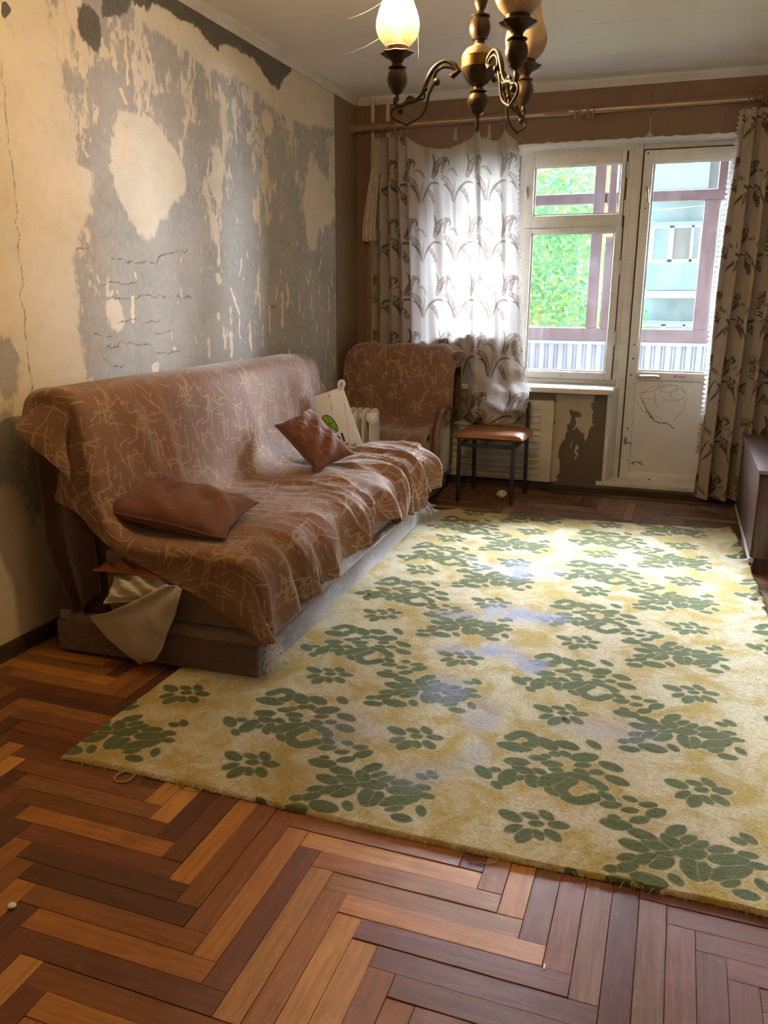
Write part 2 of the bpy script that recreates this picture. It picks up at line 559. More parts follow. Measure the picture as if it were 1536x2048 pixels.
cracks = [[(2.589, 1.403), (2.669, 1.416)], [(2.774, 1.378), (2.923, 1.38), (3.101, 1.383), (3.139, 1.419), (3.342, 1.449)], [(2.727, 1.231), (2.874, 1.232), (3.035, 1.242), (3.209, 1.238), (3.361, 1.244)], [(2.718, 1.047), (2.853, 1.055), (3.029, 1.042)], [(2.788, 1.141), (2.895, 1.148), (2.99, 1.136), (3.109, 1.143)], [(3.025, 1.007), (3.147, 0.995), (3.24, 1.005)], [(2.655, 1.104), (2.766, 1.082)], [(2.684, 1.003), (2.782, 0.969), (2.857, 0.959)], [(2.72, 1.289), (2.822, 1.295), (2.943, 1.288)], [(3.051, 1.085), (3.194, 1.096)], [(3.295, 0.976), (3.392, 0.948)], [(2.312, 1.978), (2.316, 1.735), (2.321, 1.591), (2.31, 1.441), (2.303, 1.249), (2.303, 1.092), (2.3, 0.954), (2.31, 0.5)], [(4.2, 1.55), (4.3, 1.53), (4.42, 1.54)], [(4.1, 1.18), (4.2, 1.2)], [(4.5, 1.42), (4.56, 1.36)], [(4.4, 1.08), (4.6, 1.07)]]
cracks_n = len(cracks)


def wall_fields(Y, Z):
    wy = Y + 0.05 * (fbm(Y * 9, Z * 9, 4, 3) - 0.5); wz = Z + 0.06 * (fbm(Y * 9, Z * 9, 4, 9) - 0.5)
    # blotchy thin smear of plaster, streaked downwards, heavier towards the top
    hi = sstep(1.35, 2.25, Z)
    n1 = fbm(wy * 7.0, wz * 3.2, 5, 11, 0.58)
    n2 = fbm(wy * 22.0, wz * 9.0, 4, 17, 0.6)
    n3 = fbm(wy * 55.0, wz * 24.0, 3, 19, 0.6)
    p = 0.29 + 0.15 * hi + 0.55 * (n1 - 0.5) + 0.45 * (n2 - 0.5) + 0.30 * (n3 - 0.5)
    p += 0.06 * sstep(3.4, 4.6, Y) * hi - 0.10 * sstep(1.5, 1.1, Z)
    p = np.where(Y < 2.95, p + 0.16 * sstep(2.95, 2.62, Y) * sstep(1.9, 1.2, Z), p)
    zz = [q[1] for q in left_b][::-1]; yy = [q[0] for q in left_b][::-1]
    bnd = np.interp(Z, zz, yy)
    p = np.maximum(p, 0.5 + (bnd - wy) * 3.0 + 0.16 * (n1 - 0.55))
    for b, sharp in ((blobA, 5.0), (blobB, 5.0), (blobC, 5.0), (lightband, 4.0)):
        p = np.maximum(p, 0.5 - poly_sdf(wy, wz, b) * sharp + 0.12 * (n2 - 0.5))
    for (cy, cz, ry, rz) in ((3.607, 1.328, 0.022, 0.03), (3.58, 1.145, 0.02, 0.03), (2.80, 1.172, 0.06, 0.05), (4.161, 2.134, 0.07, 0.06), (3.035, 0.941, 0.03, 0.03)):
        p = np.maximum(p, 0.5 + 0.3 * (1 - np.hypot((wy - cy) / ry, (wz - cz) / rz)))
    # raw dark cement under the cornice
    d = 0.5 - poly_sdf(wy, wz, darklow) * 6 + 0.1 * (n2 - 0.5)
    for (cy, cz, ry, rz) in ((2.775, 2.20, 0.062, 0.075), (2.36, 2.125, 0.02, 0.03)):
        d = np.maximum(d, 0.5 + 0.4 * (1 - np.hypot((wy - cy) / ry, (wz - cz) / rz)))
    for (cy, cz, ry, rz) in ((2.2, 1.0, 0.07, 0.09), (2.17, 0.72, 0.08, 0.13), (2.33, 0.62, 0.12, 0.2), (4.257, 1.703, 0.06, 0.065)):
        p = np.minimum(p, 0.5 - 0.3 * (1 - np.hypot((wy - cy) / ry, (wz - cz) / rz)) + 0.3 * (n2 - 0.5))
    # chips of lighter old paint left standing
    f = np.full(Y.shape, 0.0)
    r = np.random.default_rng(5)
    fl = list(flakes)
    for k in range(40):
        a = r.uniform(2.7, 5.0); z = r.uniform(0.75, 2.1)
        l = r.uniform(0.006, 0.03)
        fl.append([(a, z), (a + r.normal(0, 0.004), z - l)])
    fn = fbm(Y * 48 + 0.6 * fbm(Y * 20, Z * 20, 2, 33), Z * 15, 3, 35, 0.55)
    f = np.maximum(f, 0.5 + 2.5 * (fn - (0.83 - 0.085 * sstep(2.9, 4.1, Y) * sstep(1.75, 1.15, Z) - 0.03 * sstep(3.2, 4.5, Y))))
    fx = Y + 0.034 * (fbm(Y * 34, Z * 34, 4, 31) - 0.5); fz = Z + 0.03 * (fbm(Y * 30, Z * 30, 3, 37) - 0.5)
    for i, s in enumerate(fl):
        (a, b), (c, e) = s
        m = (Y > min(a, c) - 0.06) & (Y < max(a, c) + 0.06) & (Z > min(b, e) - 0.08) & (Z < max(b, e) + 0.08)
        wdt = (0.009 if i < len(flakes) else 0.0045) * (0.6 + 0.9 * r.random())
        dd = seg_dist(fx[m], fz[m], s)
        f[m] = np.maximum(f[m], 0.5 + (wdt - dd) * 40)
    dd = np.hypot((fx - 4.0) / 0.035, (fz - 1.68) / 0.06); f = np.maximum(f, 0.5 + 0.3 * (1 - dd))
    c = np.full(Y.shape, 0.0)
    kx = Y + 0.03 * (fbm(Y * 25, Z * 25, 3, 41) - 0.5); kz = Z + 0.035 * (fbm(Y * 28, Z * 28, 3, 43) - 0.5)
    for s in cracks:
        ys = [q[0] for q in s]; zs = [q[1] for q in s]
        m = (Y > min(ys) - 0.05) & (Y < max(ys) + 0.05) & (Z > min(zs) - 0.06) & (Z < max(zs) + 0.06)
        c[m] = np.maximum(c[m], 1 - seg_dist(kx[m], kz[m], s) / 0.016)
    return np.clip(p, 0, 1), np.clip(d, 0, 1), np.clip(f, 0, 1), np.clip(c, 0, 1)


def m_plaster():
    t = NT('stripped_plaster')
    sc = t.n('SeparateColor', {'Color': t.attr('mask', 'Color')})
    al = t.attr('mask', 'Alpha')
    fine = t.noise(48, 7, 0.72, t.coord('Object', (1, 1, 0.6)))
    fine2 = t.noise(160, 3, 0.6)
    big = t.noise(3.2, 5, 0.6)
    jit = t.math('MULTIPLY', t.math('SUBTRACT', fine, 0.5), 0.34)
    def thr(v, w=0.03):
        return t.rng(t.math('ADD', v, jit), 0.5 - w, 0.5 + w, smooth=True)
    cem = t.mix(t.rng(big, 0.35, 0.65), (0.40, 0.38, 0.345), (0.31, 0.295, 0.27))
    cem = t.mix(t.math('MULTIPLY', t.rng(t.noise(9, 7, 0.75), 0.5, 0.72), 0.45), cem, (0.24, 0.225, 0.20))
    cem = t.mix(t.math('MULTIPLY', t.rng(fine, 0.42, 0.66), 0.5), cem, (0.46, 0.44, 0.405))
    pla = t.mix(t.rng(big, 0.3, 0.7), (0.72, 0.64, 0.50), (0.62, 0.555, 0.44))
    pla = t.mix(t.math('MULTIPLY', t.rng(t.noise(14, 6, 0.7), 0.5, 0.75), 0.45), pla, (0.50, 0.43, 0.34))
    dark = t.mix(t.rng(fine, 0.35, 0.65), (0.10, 0.09, 0.075), (0.15, 0.135, 0.11))
    pm = thr(sc.outputs[0], 0.045)
    c = t.mix(t.math('MULTIPLY', pm, 0.95), cem, pla)
    c = t.mix(thr(sc.outputs[1]), c, dark)
    fm = thr(sc.outputs[2], 0.04)
    c = t.mix(fm, c, (0.72, 0.58, 0.42))
    crm = t.rng(t.math('ADD', al, t.math('MULTIPLY', jit, 0.9)), 0.74, 0.95)
    c = t.mix(t.math('MULTIPLY', crm, 0.7), c, (0.09, 0.075, 0.06))
    h = t.math('ADD', t.math('MULTIPLY', pm, 0.9), t.math('MULTIPLY', fm, 1.4))
    h = t.math('SUBTRACT', h, t.math('MULTIPLY', thr(sc.outputs[1]), 1.2))
    h = t.math('SUBTRACT', h, t.math('MULTIPLY', crm, 1.6))
    h = t.math('ADD', h, t.math('MULTIPLY', fine, 0.8))
    h = t.math('ADD', h, t.math('MULTIPLY', fine2, 0.35))
    return t.surf(t.bsdf(c, 0.88, 0, 0.25, t.bump(h, 0.55, 0.004)))


PLASTER = m_plaster()
ys = np.concatenate([np.linspace(RY0, 1.85, 24)[:-1], np.linspace(1.85, 5.07, 461)])
zs = np.linspace(0, RZ, 358)
YY, ZZ = np.meshgrid(ys, zs, indexing='ij')
fp, fd, ff, fc = wall_fields(YY, ZZ)
XX = 0.004 * (fbm(YY * 1.6, ZZ * 1.6, 3, 51) - 0.5)
Vw = np.stack([XX, YY, ZZ], -1).reshape(-1, 3)
WALL_L = np_obj('wall_left', Vw, grid_faces(len(ys), len(zs)), PLASTER, smooth=True, attrs={'mask': np.stack([fp, fd, ff, fc], -1).reshape(-1, 4)}, org=(0, 2.4, 0))
WALL_L['kind'] = 'structure'
MB().box(-0.25, RY0, -0.05, -0.012, RY1 + 0.3, RZ + 0.05).build('masonry', simple('masonry_core', (0.3, 0.28, 0.25), None, 6, 0.9), WALL_L)


def m_wallpaper():
    t = NT('brown_ribbed_wallpaper')
    rib = t.noise(1.0, 3, 0.6, t.coord('Object', (420, 420, 9)))
    big = t.rng(t.noise(1.8, 5, 0.6), 0.3, 0.7)
    c = t.mix(big, (0.225, 0.145, 0.095), (0.175, 0.11, 0.072))
    c = t.mix(t.math('MULTIPLY', t.rng(rib, 0.4, 0.7), 0.5), c, (0.29, 0.19, 0.125))
    return t.surf(t.bsdf(c, 0.75, 0, 0.25, t.bump(rib, 0.25, 0.002)))


PAPER = m_wallpaper()
MB().box(-0.012, 5.07, 0.0, 0.006, RY1, RZ).build('wallpaper_strip', PAPER, WALL_L)
MB().tube([(0.004, 5.068, 0.0), (0.004, 5.066, 1.2), (0.004, 5.069, RZ)], 0.004, 5).build('paper_edge', PLASTER, WALL_L)

# ---- back wall with the balcony door and window opening
OX0, OX1, OZ = 0.42, 2.53, 2.172
SILL_Z, JX = 0.665, 1.738
WT = 5.81
wb = MB()
wb.box(0.006, RY1, 0, OX0, WT, RZ + 0.05)
wb.box(OX1, RY1, 0, RX + 0.1, WT, RZ + 0.05)
wb.box(OX0, RY1, OZ, OX1, WT, RZ + 0.05)
wb.box(OX0, RY1, 0, JX, WT, SILL_Z - 0.005)
WALL_B = struct('wall_back', wb, PAPER, org=(1.6, RY1, 0))
# dark paper seams and torn strips above the rod
for sx in (0.98, 1.86):
    MB().box(sx - 0.0012, RY1 - 0.0012, OZ + 0.0, sx + 0.0012, RY1 + 0.001, RZ).build('paper_seam', simple('dark_paper_seam', (0.09, 0.052, 0.032), None, 5, 0.8), WALL_B)
# torn paper showing plaster beside the radiator panel
pn = 120
xs = np.linspace(1.405, JX, pn); z2 = np.linspace(0.055, SILL_Z - 0.02, 170)
PX, PZ = np.meshgrid(xs, z2, indexing='ij')
qx = PX + 0.05 * (fbm(PX * 22, PZ * 22, 4, 61) - 0.5); qz = PZ + 0.05 * (fbm(PX * 22, PZ * 22, 4, 67) - 0.5)
torn = [(1.40, 0.66), (1.66, 0.66), (1.645, 0.56), (1.66, 0.45), (1.615, 0.33), (1.60, 0.40), (1.56, 0.42), (1.53, 0.40), (1.515, 0.46), (1.49, 0.44), (1.475, 0.35), (1.455, 0.22), (1.44, 0.05), (1.40, 0.05)]
pm_ = 0.5 - poly_sdf(qx, qz, torn) * 14
for (cx_, cz_, rx_, rz_) in ((1.545, 0.515, 0.035, 0.03), (1.535, 0.46, 0.02, 0.045)):
    pm_ = np.minimum(pm_, 0.5 - 0.5 * (1 - np.hypot((qx - cx_) / rx_, (qz - cz_) / rz_)))
for (cx_, z0_, z1_) in ((1.555, 0.22, 0.31), (1.52, 0.30, 0.33)):
    pm_ = np.maximum(pm_, 0.5 + (0.005 - seg_dist(qx, PZ, [(cx_, z0_), (cx_ + 0.005, z1_)])) * 40)
def m_torn():
    t = NT('torn_paper_over_plaster')
    jit = t.math('MULTIPLY', t.math('SUBTRACT', t.noise(90, 4, 0.6), 0.5), 0.22)
    m = t.rng(t.math('ADD', t.attr('mask'), jit), 0.46, 0.54, smooth=True)
    a = t.mix(t.noise(12, 4), (0.15, 0.11, 0.085), (0.105, 0.075, 0.06))
    b = t.mix(t.noise(9, 5), (0.5, 0.43, 0.33), (0.36, 0.31, 0.24))
    return t.surf(t.bsdf(t.mix(m, a, b), 0.85, 0, 0.25, t.bump(t.math('SUBTRACT', t.math('MULTIPLY', t.noise(80, 4), 0.4), m), 0.5, 0.004)))
V = np.stack([PX, np.full(PX.shape, RY1 - 0.003), PZ], -1).reshape(-1, 3)
np_obj('torn_paper', V, grid_faces(pn, 170), m_torn(), WALL_B, attrs={'mask': np.clip(pm_, 0, 1).ravel()})
# white painted reveals round the opening
rv = MB()
rv.prism([(JX - 0.004, RY1 - 0.003), (JX + 0.022, RY1 - 0.003), (1.80, 5.60), (1.775, 5.60)], 2, 0.0, SILL_Z + 0.02)
rv.build('door_reveal', WHITE, WALL_B, bevel=0.002, seg=1)
MB().box(OX0 - 0.02, RY1 - 0.004, OZ - 0.012, OX1 + 0.02, 5.58, OZ - 0.001).build('window_soffit', WHITE, WALL_B)
MB().box(OX0 - 0.001, RY1 - 0.004, SILL_Z, OX0 + 0.012, 5.58, OZ).build('window_reveal', WHITE, WALL_B)
MB().box(OX1 - 0.012, RY1 - 0.004, 0, OX1 + 0.001, 5.58, OZ).build('door_reveal', WHITE, WALL_B)
# ragged plaster lip above the window where the paper stops
lip = []
for i in range(90):
    x = OX0 + (OX1 - OX0) * i / 89
    lip.append((x, RY1 - 0.003, OZ - 0.004 + 0.004 * math.sin(i * 1.7) * math.sin(i * .31)))
MB().tube(lip, [0.0045 + 0.0025 * random.random() for _ in lip], 5).build('plaster_lip', WHITE, WALL_B)
MB().lathe([(0.03, 0), (0.026, 0.006), (0.012, 0.018), (0.004, 0.035), (0.002, 0.11)], (1.865, RY1 - 0.004, OZ + 0.002), 10).xform(Matrix.Identity(4)).build('plaster_blob', simple('pale_filler', (0.5, 0.46, 0.4), None, 20, 0.8), WALL_B)

# ---- other walls (behind and to the right of the camera)
WALL_R = struct('wall_right', MB().box(RX, RY0 - 0.1, 0, RX + 0.15, RY1, RZ + 0.05), simple('pale_lime_plaster', (0.66, 0.61, 0.52), (0.58, 0.53, 0.45), 3, 0.9), org=(RX, 2, 0))
WALL_F = struct('wall_front', MB().box(-0.2, RY0 - 0.2, 0, RX + 0.15, RY0, RZ + 0.05), simple('bare_plaster', (0.66, 0.60, 0.5), (0.58, 0.52, 0.43), 4, 0.9), org=(1.6, RY0, 0))

# ---- ceiling: painted boards with open joints
def m_ceiling():
    t = NT('old_ceiling_paint')
    c = t.mix(t.rng(t.noise(1.3, 5), 0.3, 0.7), (0.82, 0.79, 0.75), (0.75, 0.72, 0.68))
    c = t.mix(t.math('MULTIPLY', t.rng(t.noise(7, 6, 0.7), 0.58, 0.78), 0.3), c, (0.34, 0.30, 0.25))
    return t.surf(t.bsdf(c, 0.6, 0, 0.35, t.bump(t.noise(1.0, 4, 0.6, t.coord('Object', (60, 190, 60))), 0.22, 0.003)))
CEILM = m_ceiling()
CEIL = struct('ceiling', MB().box(-0.2, RY0 - 0.2, RZ + 0.012, RX + 0.15, WT, RZ + 0.12), simple('ceiling_void', (0.05, 0.045, 0.04), None, 5, 0.9), org=(1.6, 2.4, RZ))
seams = [RY0 - 0.1, 0.04, 1.13, 2.21, 3.295, 4.376, 4.905, RY1]
for i in range(len(seams) - 1):
    MB().box(-0.01, seams[i] + 0.0012, RZ, RX + 0.01, seams[i + 1] - 0.0012, RZ + 0.012).build('ceiling_panel', CEILM, CEIL)

# ---- cornice
CORN = simple('cornice_white', (0.66, 0.65, 0.61), (0.58, 0.56, 0.52), 4, 0.6)
prof = [(0.0, -0.04), (0.009, -0.041), (0.013, -0.034), (0.020, -0.030), (0.032, -0.016), (0.040, -0.012), (0.044, -0.004), (0.052, 0.0), (0.0, 0.0)]
TL = struct('trim_1', MB().prism([(a, RZ + b) for a, b in prof], 1, RY0, RY1 - 0.02), CORN, smooth=35)
n = len(prof)
TB = struct('trim_2', MB().prism([(RY1 - a * 1.15, RZ + b) for a, b in prof][::-1], 0, 0.02, RX), CORN, smooth=35)

# ---- skirting boards
def skirt(a, b, axis, at, d):
    h = 0.055
    return MB().prism([(at, 0.0), (at + d * 0.02, 0.0), (at + d * 0.018, h * 0.7), (at + d * 0.008, h), (at, h)] if axis == 1 else [(at, 0.0), (at + d * 0.02, 0.0), (at + d * 0.018, h * 0.7), (at + d * 0.008, h), (at, h)], axis, a, b)
SKL = simple('worn_dark_skirting', (0.06, 0.032, 0.022), (0.03, 0.017, 0.012), 8, 0.6)
struct('baseboard_left', skirt(RY0, RY1 - 0.02, 1, 0.001, 1), SKL)
struct('baseboard_back', skirt(0.02, RX, 0, RY1 - 0.001, -1), SKIRT)
MB().box(1.70, RY1 - 0.012, 0.0545, OX1, RY1 + 0.18, 0.082).build('threshold', WHITE, WALL_B, bevel=0.004)

# ---- window sill
MB().prism([(5.30, 0.662), (5.30, 0.688), (5.308, 0.695), (5.61, 0.70), (5.61, 0.662)], 0, 0.36, 1.772).build('window_sill', WHITE, WALL_B, bevel=0.003)

# ---- window and door
def m_glass():
    t = NT('dusty_window_glass')
    d = t.noise(3.5, 6, 0.7)
    st = t.noise(1.0, 5, 0.7, t.coord('Object', (9, 9, 2.2)), 1.5)
    fz = t.rng(t.math('MULTIPLY', d, st), 0.16, 0.42, 0.0012, 0.006, smooth=True)
    tr = t.n('BsdfTransparent', {'Color': (0.97, 0.985, 1.0, 1)})
    gl = t.n('BsdfGlossy', {'Color': (0.9, 0.95, 1, 1), 'Roughness': 0.03})
    fr = t.n('Fresnel', {'IOR': 1.45})
    m1 = t.n('MixShader', {0: fr.outputs[0], 1: tr.outputs[0], 2: gl.outputs[0]})
    dust = t.n('BsdfTranslucent', {'Color': (0.85, 0.88, 0.95, 1)})
    m2 = t.n('MixShader', {0: fz, 1: m1.outputs[0], 2: dust.outputs[0]})
    return t.surf(m2.outputs[0])
GLASS = m_glass()
FY0, FY1 = 5.585, 5.655


def frame_rect(x0, z0, x1, z1, l, r, b, tp, y0, y1):
    m = MB()
    m.box(x0, y0, z0, x0 + l, y1, z1); m.box(x1 - r, y0, z0, x1, y1, z1)
    m.box(x0 + l, y0, z1 - tp, x1 - r, y1, z1); m.box(x0 + l, y0, z0, x1 - r, y1, z0 + b)
    return m


def bead(x0, z0, x1, z1, y):
    w = 0.012
    m = MB()
    m.prism([(y, z0), (y + 0.02, z0), (y + 0.02, z0 + w), (y + 0.012, z0 + w)], 0, x0, x1)
    m.prism([(y, z1), (y + 0.012, z1 - w), (y + 0.02, z1 - w), (y + 0.02, z1)], 0, x0, x1)
    m.prism([(x0, y), (x0 + w, y + 0.012), (x0 + w, y + 0.02), (x0, y + 0.02)], 2, z0, z1)
    m.prism([(x1, y), (x1, y + 0.02), (x1 - w, y + 0.02), (x1 - w, y + 0.012)], 2, z0, z1)
    return m


def hook_handle(x, z, y, parent, tilt=0.0, s=1.0):
    mb = MB().box(x - 0.009 * s, y - 0.006, z - 0.03 * s, x + 0.009 * s, y, z + 0.03 * s)
    h = mb.build('latch_plate', STEEL, parent, bevel=0.003)
    pts = [(x, y - 0.004, z + 0.022 * s), (x + tilt * 0.2, y - 0.02, z + 0.02 * s), (x + tilt * 0.6, y - 0.026, z - 0.005 * s), (x + tilt, y - 0.02, z - 0.034 * s), (x + tilt * 1.1, y - 0.016, z - 0.045 * s)]
    MB().tube(catmull(pts, 4), 0.0055 * s, 8).build('latch_lever', STEEL, parent, smooth=60)


def hinge(x, z, y, parent):
    MB().lathe([(0.006, -0.045), (0.0065, -0.04), (0.0065, -0.002), (0.004, 0), (0.0065, 0.002), (0.0065, 0.04), (0.006, 0.045)], (x, y, z), 10).build('hinge', WHITE, parent, smooth=40)


W1 = thing('window_1', None, None, (1.1, 5.62, 0.7), kind='structure')
# fixed frame
f = frame_rect(0.425, 0.70, 1.829, 2.165, 0.05, 0.054, 0.03, 0.035, FY0, FY1 + 0.06)
f.box(1.075, FY0, 0.73, 1.108, FY1 + 0.06, 2.13)
f.build('window_frame', WHITE, W1, bevel=0.003)
MB().box(1.745, FY0 + 0.004, 0.735, 1.777, FY1, 2.132).build('rebate', WHITE, W1)
MB().box(1.731, FY0 + 0.008, 0.735, 1.746, FY1, 2.132).build('frame_gap', BEAD, W1)
# opening vent on top, large sash below
s1 = frame_rect(1.110, 1.690, 1.733, 2.132, 0.060, 0.026, 0.074, 0.070, FY0 - 0.014, FY1 - 0.004)
s1.build('vent_sash', WHITE, W1, bevel=0.004)
bead(1.168, 1.762, 1.709, 2.064, FY0 - 0.004).build('glazing_bead', WHITE, W1)
s2 = frame_rect(1.110, 0.731, 1.738, 1.686, 0.058, 0.044, 0.046, 0.028, FY0 - 0.014, FY1 - 0.004)
s2.build('casement_sash', WHITE, W1, bevel=0.004)
bead(1.166, 0.775, 1.696, 1.660, FY0 - 0.004).build('glazing_bead', WHITE, W1)
s3 = frame_rect(0.478, 0.731, 1.073, 2.132, 0.05, 0.05, 0.046, 0.05, FY0 - 0.014, FY1 - 0.004)
s3.build('side_sash', WHITE, W1, bevel=0.004)
for (a, b, c, d) in ((1.165, 1.760, 1.712, 2.066), (1.163, 0.773, 1.699, 1.662), (0.525, 0.775, 1.025, 2.085)):
    MB().box(a, FY0 + 0.018, b, c, FY0 + 0.0215, d).build('pane', GLASS, W1)
hook_handle(1.128, 1.915, FY0 - 0.014, W1, 0.004)
for z in (2.02, 1.80, 1.44, 1.0):
    hinge(1.744, z, FY0 - 0.012, W1)
for (x, z) in ((1.43, 2.11), (1.43, 1.71), (1.43, 1.673), (1.132, 1.2), (1.41, 0.752)):
    MB().lathe([(0.006, 0), (0.006, 0.003), (0.003, 0.0035)], (x, FY0 - 0.014, z), 10, axis=(0, -1, 0)).build('screw', STEEL, W1)

D1 = thing('door_1', None, None, (2.2, 5.62, 0.06), kind='structure')
df = MB()
df.box(1.829, FY0 + 0.02, 2.135, 2.51, FY1 + 0.06, 2.165); df.box(2.465, FY0, 0.03, 2.518, FY1 + 0.06, 2.165)
df.box(1.775, FY0 + 0.0, 0.03, 1.829, FY1 + 0.06, 0.70); df.box(1.829, FY0 - 0.02, 0.03, 2.465, FY1 + 0.06, 0.058)
df.build('door_frame', WHITE, D1, bevel=0.003)
MB().box(1.8295, FY0 + 0.012, 0.058, 1.84, FY1, 2.135).build('frame_gap', BEAD, D1)
MB().box(1.84, FY0 + 0.012, 2.122, 2.465, FY1, 2.135).build('frame_gap', BEAD, D1)
dl = frame_rect(1.838, 0.064, 2.462, 2.124, 0.055, 0.06, 0.058, 0.066, FY0 - 0.016, FY1 - 0.002)
dl.box(1.893, FY0 - 0.016, 0.742, 2.402, FY1 - 0.002, 0.792)
LEAF = dl.build('door_leaf', WHITE, D1, bevel=0.004)
# painted board panel with pencil scribbles and cracks
pn_x = np.linspace(1.893, 2.402, 160); pn_z = np.linspace(0.122, 0.742, 165)
PX, PZ = np.meshgrid(pn_x, pn_z, indexing='ij')
sc_f = np.zeros(PX.shape)
def ring(cx, cz, rx, rz, a0, a1, rot=0.0):
    r = []
    for k in range(40):
        a = math.radians(a0 + (a1 - a0) * k / 39)
        x, z = rx * math.cos(a), rz * math.sin(a)
        r.append((cx + x * math.cos(rot) - z * math.sin(rot), cz + x * math.sin(rot) + z * math.cos(rot)))
    return r
scrib = [ring(2.13, 0.66, 0.075, 0.05, 0, 330), ring(2.16, 0.655, 0.045, 0.035, 40, 400), ring(2.12, 0.64, 0.10, 0.11, 60, 230), ring(2.10, 0.69, 0.055, 0.025, 0, 360),
         [(1.93, 0.64), (2.0, 0.70), (2.08, 0.705)], [(1.92, 0.655), (1.99, 0.665), (2.07, 0.70)], [(1.91, 0.6), (1.96, 0.53), (2.06, 0.5)], [(2.15, 0.48), (2.2, 0.56), (2.22, 0.63)], [(1.95, 0.62), (2.03, 0.61)]]
for s in scrib:
    sc_f = np.maximum(sc_f, 0.6 * (1 - seg_dist(PX + 0.012 * (fbm(PX * 30, PZ * 30, 2, 71) - .5), PZ, s) / 0.0042))
crk = [[(1.935, 0.63), (1.97, 0.56), (2.0, 0.515), (2.03, 0.478), (2.08, 0.468), (2.12, 0.46), (2.16, 0.435)], [(1.905, 0.175), (1.935, 0.20), (1.97, 0.195)], [(1.92, 0.20), (1.925, 0.18)], [(1.95, 0.19), (1.985, 0.175)]]
for s in crk:
    sc_f = np.maximum(sc_f, 1.15 * (1 - seg_dist(PX + 0.02 * (fbm(PX * 40, PZ * 40, 3, 73) - .5), PZ + 0.02 * (fbm(PX * 40, PZ * 40, 3, 77) - .5), s) / 0.0050))
def m_panel():
    t = NT('scribbled_door_panel')
    c = t.mix(t.rng(t.noise(4, 5), 0.3, 0.7), (0.70, 0.70, 0.69), (0.62, 0.61, 0.58))
    c = t.mix(t.rng(t.attr('mask'), 0.15, 0.7), c, (0.13, 0.09, 0.06))
    return t.surf(t.bsdf(c, 0.45, 0, 0.4, t.bump(t.noise(25, 4), 0.15, 0.003)))
V = np.stack([PX, np.full(PX.shape, FY0 + 0.004), PZ], -1).reshape(-1, 3)
np_obj('door_panel', V, grid_faces(160, 165), m_panel(), LEAF, attrs={'mask': np.clip(sc_f, 0, 1).ravel()})
MB().box(1.893, FY0 + 0.006, 0.122, 2.402, FY0 + 0.02, 0.742).build('panel_core', WHITE, LEAF)
for (a, b, c, d) in ((1.893, 0.792, 2.402, 2.058), (1.893, 0.122, 2.402, 0.742)):
    bead(a, b, c, d, FY0 - 0.006).build('glazing_bead', WHITE, LEAF)
MB().box(1.890, FY0 + 0.018, 0.790, 2.404, FY0 + 0.0215, 2.060).build('pane', GLASS, LEAF)
hook_handle(1.868, 1.88, FY0 - 0.016, LEAF, 0.012, 1.2)
hy = FY0 - 0.016
hp = [(1.912, hy, 0.765), (1.915, hy - 0.03, 0.765), (1.93, hy - 0.036, 0.767), (1.975, hy - 0.036, 0.768), (2.02, hy - 0.036, 0.767), (2.033, hy - 0.03, 0.765), (2.036, hy, 0.765)]
MB().tube(catmull(hp, 4), 0.0075, 10).box(1.9, hy - 0.004, 0.752, 1.925, hy, 0.778).box(2.023, hy - 0.004, 0.752, 2.048, hy, 0.778).build('pull_handle', simple('polished_handle', (0.62, 0.6, 0.56), (0.5, 0.48, 0.44), 10, 0.25, 0.9), LEAF, smooth=50)
MB().box(1.852, hy - 0.006, 0.31, 1.870, hy, 0.36).tube([(1.861, hy - 0.004, 0.332), (1.868, hy - 0.022, 0.331), (1.905, hy - 0.026, 0.324)], [0.006, 0.005, 0.0035], 8).build('latch', simple('tarnished_latch', (0.25, 0.22, 0.17), (0.16, 0.13, 0.1), 20, 0.4, 0.8), LEAF, smooth=50)
for (x, z) in ((1.866, 1.79), (1.868, 0.965), (1.868, 0.875), (1.868, 0.42), (2.03, 0.088), (1.858, 2.108), (1.862, 0.77)):
    MB().lathe([(0.0055, 0), (0.0055, 0.0025), (0.003, 0.003)], (x, hy, z), 10, axis=(0, -1, 0)).build('screw', BEAD, LEAF)
# coloured crayon smudges on the middle rail
for (a, b, col) in ((1, 0.0, (0.45, 0.2, 0.6)), (2, 0.03, (0.75, 0.25, 0.5)), (3, 0.052, (0.75, 0.25, 0.5))):
    pts = [(2.135 + b + 0.012 * math.sin(k * 2.1), hy - 0.0012, 0.768 + 0.009 * math.cos(k * 1.7)) for k in range(9)]
    MB().tube(pts, 0.0018, 4).build('crayon_mark', simple('crayon_%d' % a, col, None, 10, 0.7), LEAF)

# ---- convector panel below the window: cream ribbed casing
CR = simple('cream_radiator_enamel', (0.62, 0.585, 0.49), (0.53, 0.49, 0.4), 5, 0.45, bump=0.1, bscale=20)
RAD = thing('panel_radiator', 'cream ribbed panel radiator on the wall under the window sill', 'radiator', (0.92, 5.39, 0.06))
MB().box(0.46, 5.385, 0.055, 1.405, 5.424, 0.60).build('casing', CR, RAD, bevel=0.008)
for k in range(11):
    z = 0.100 + k * 0.0435
    m = MB()
    m.prism([(5.386, z), (5.371, z + 0.006), (5.368, z + 0.016), (5.372, z + 0.026), (5.386, z + 0.031)], 0, 0.50, 1.325)
    m.build('rib', CR, RAD, smooth=50)

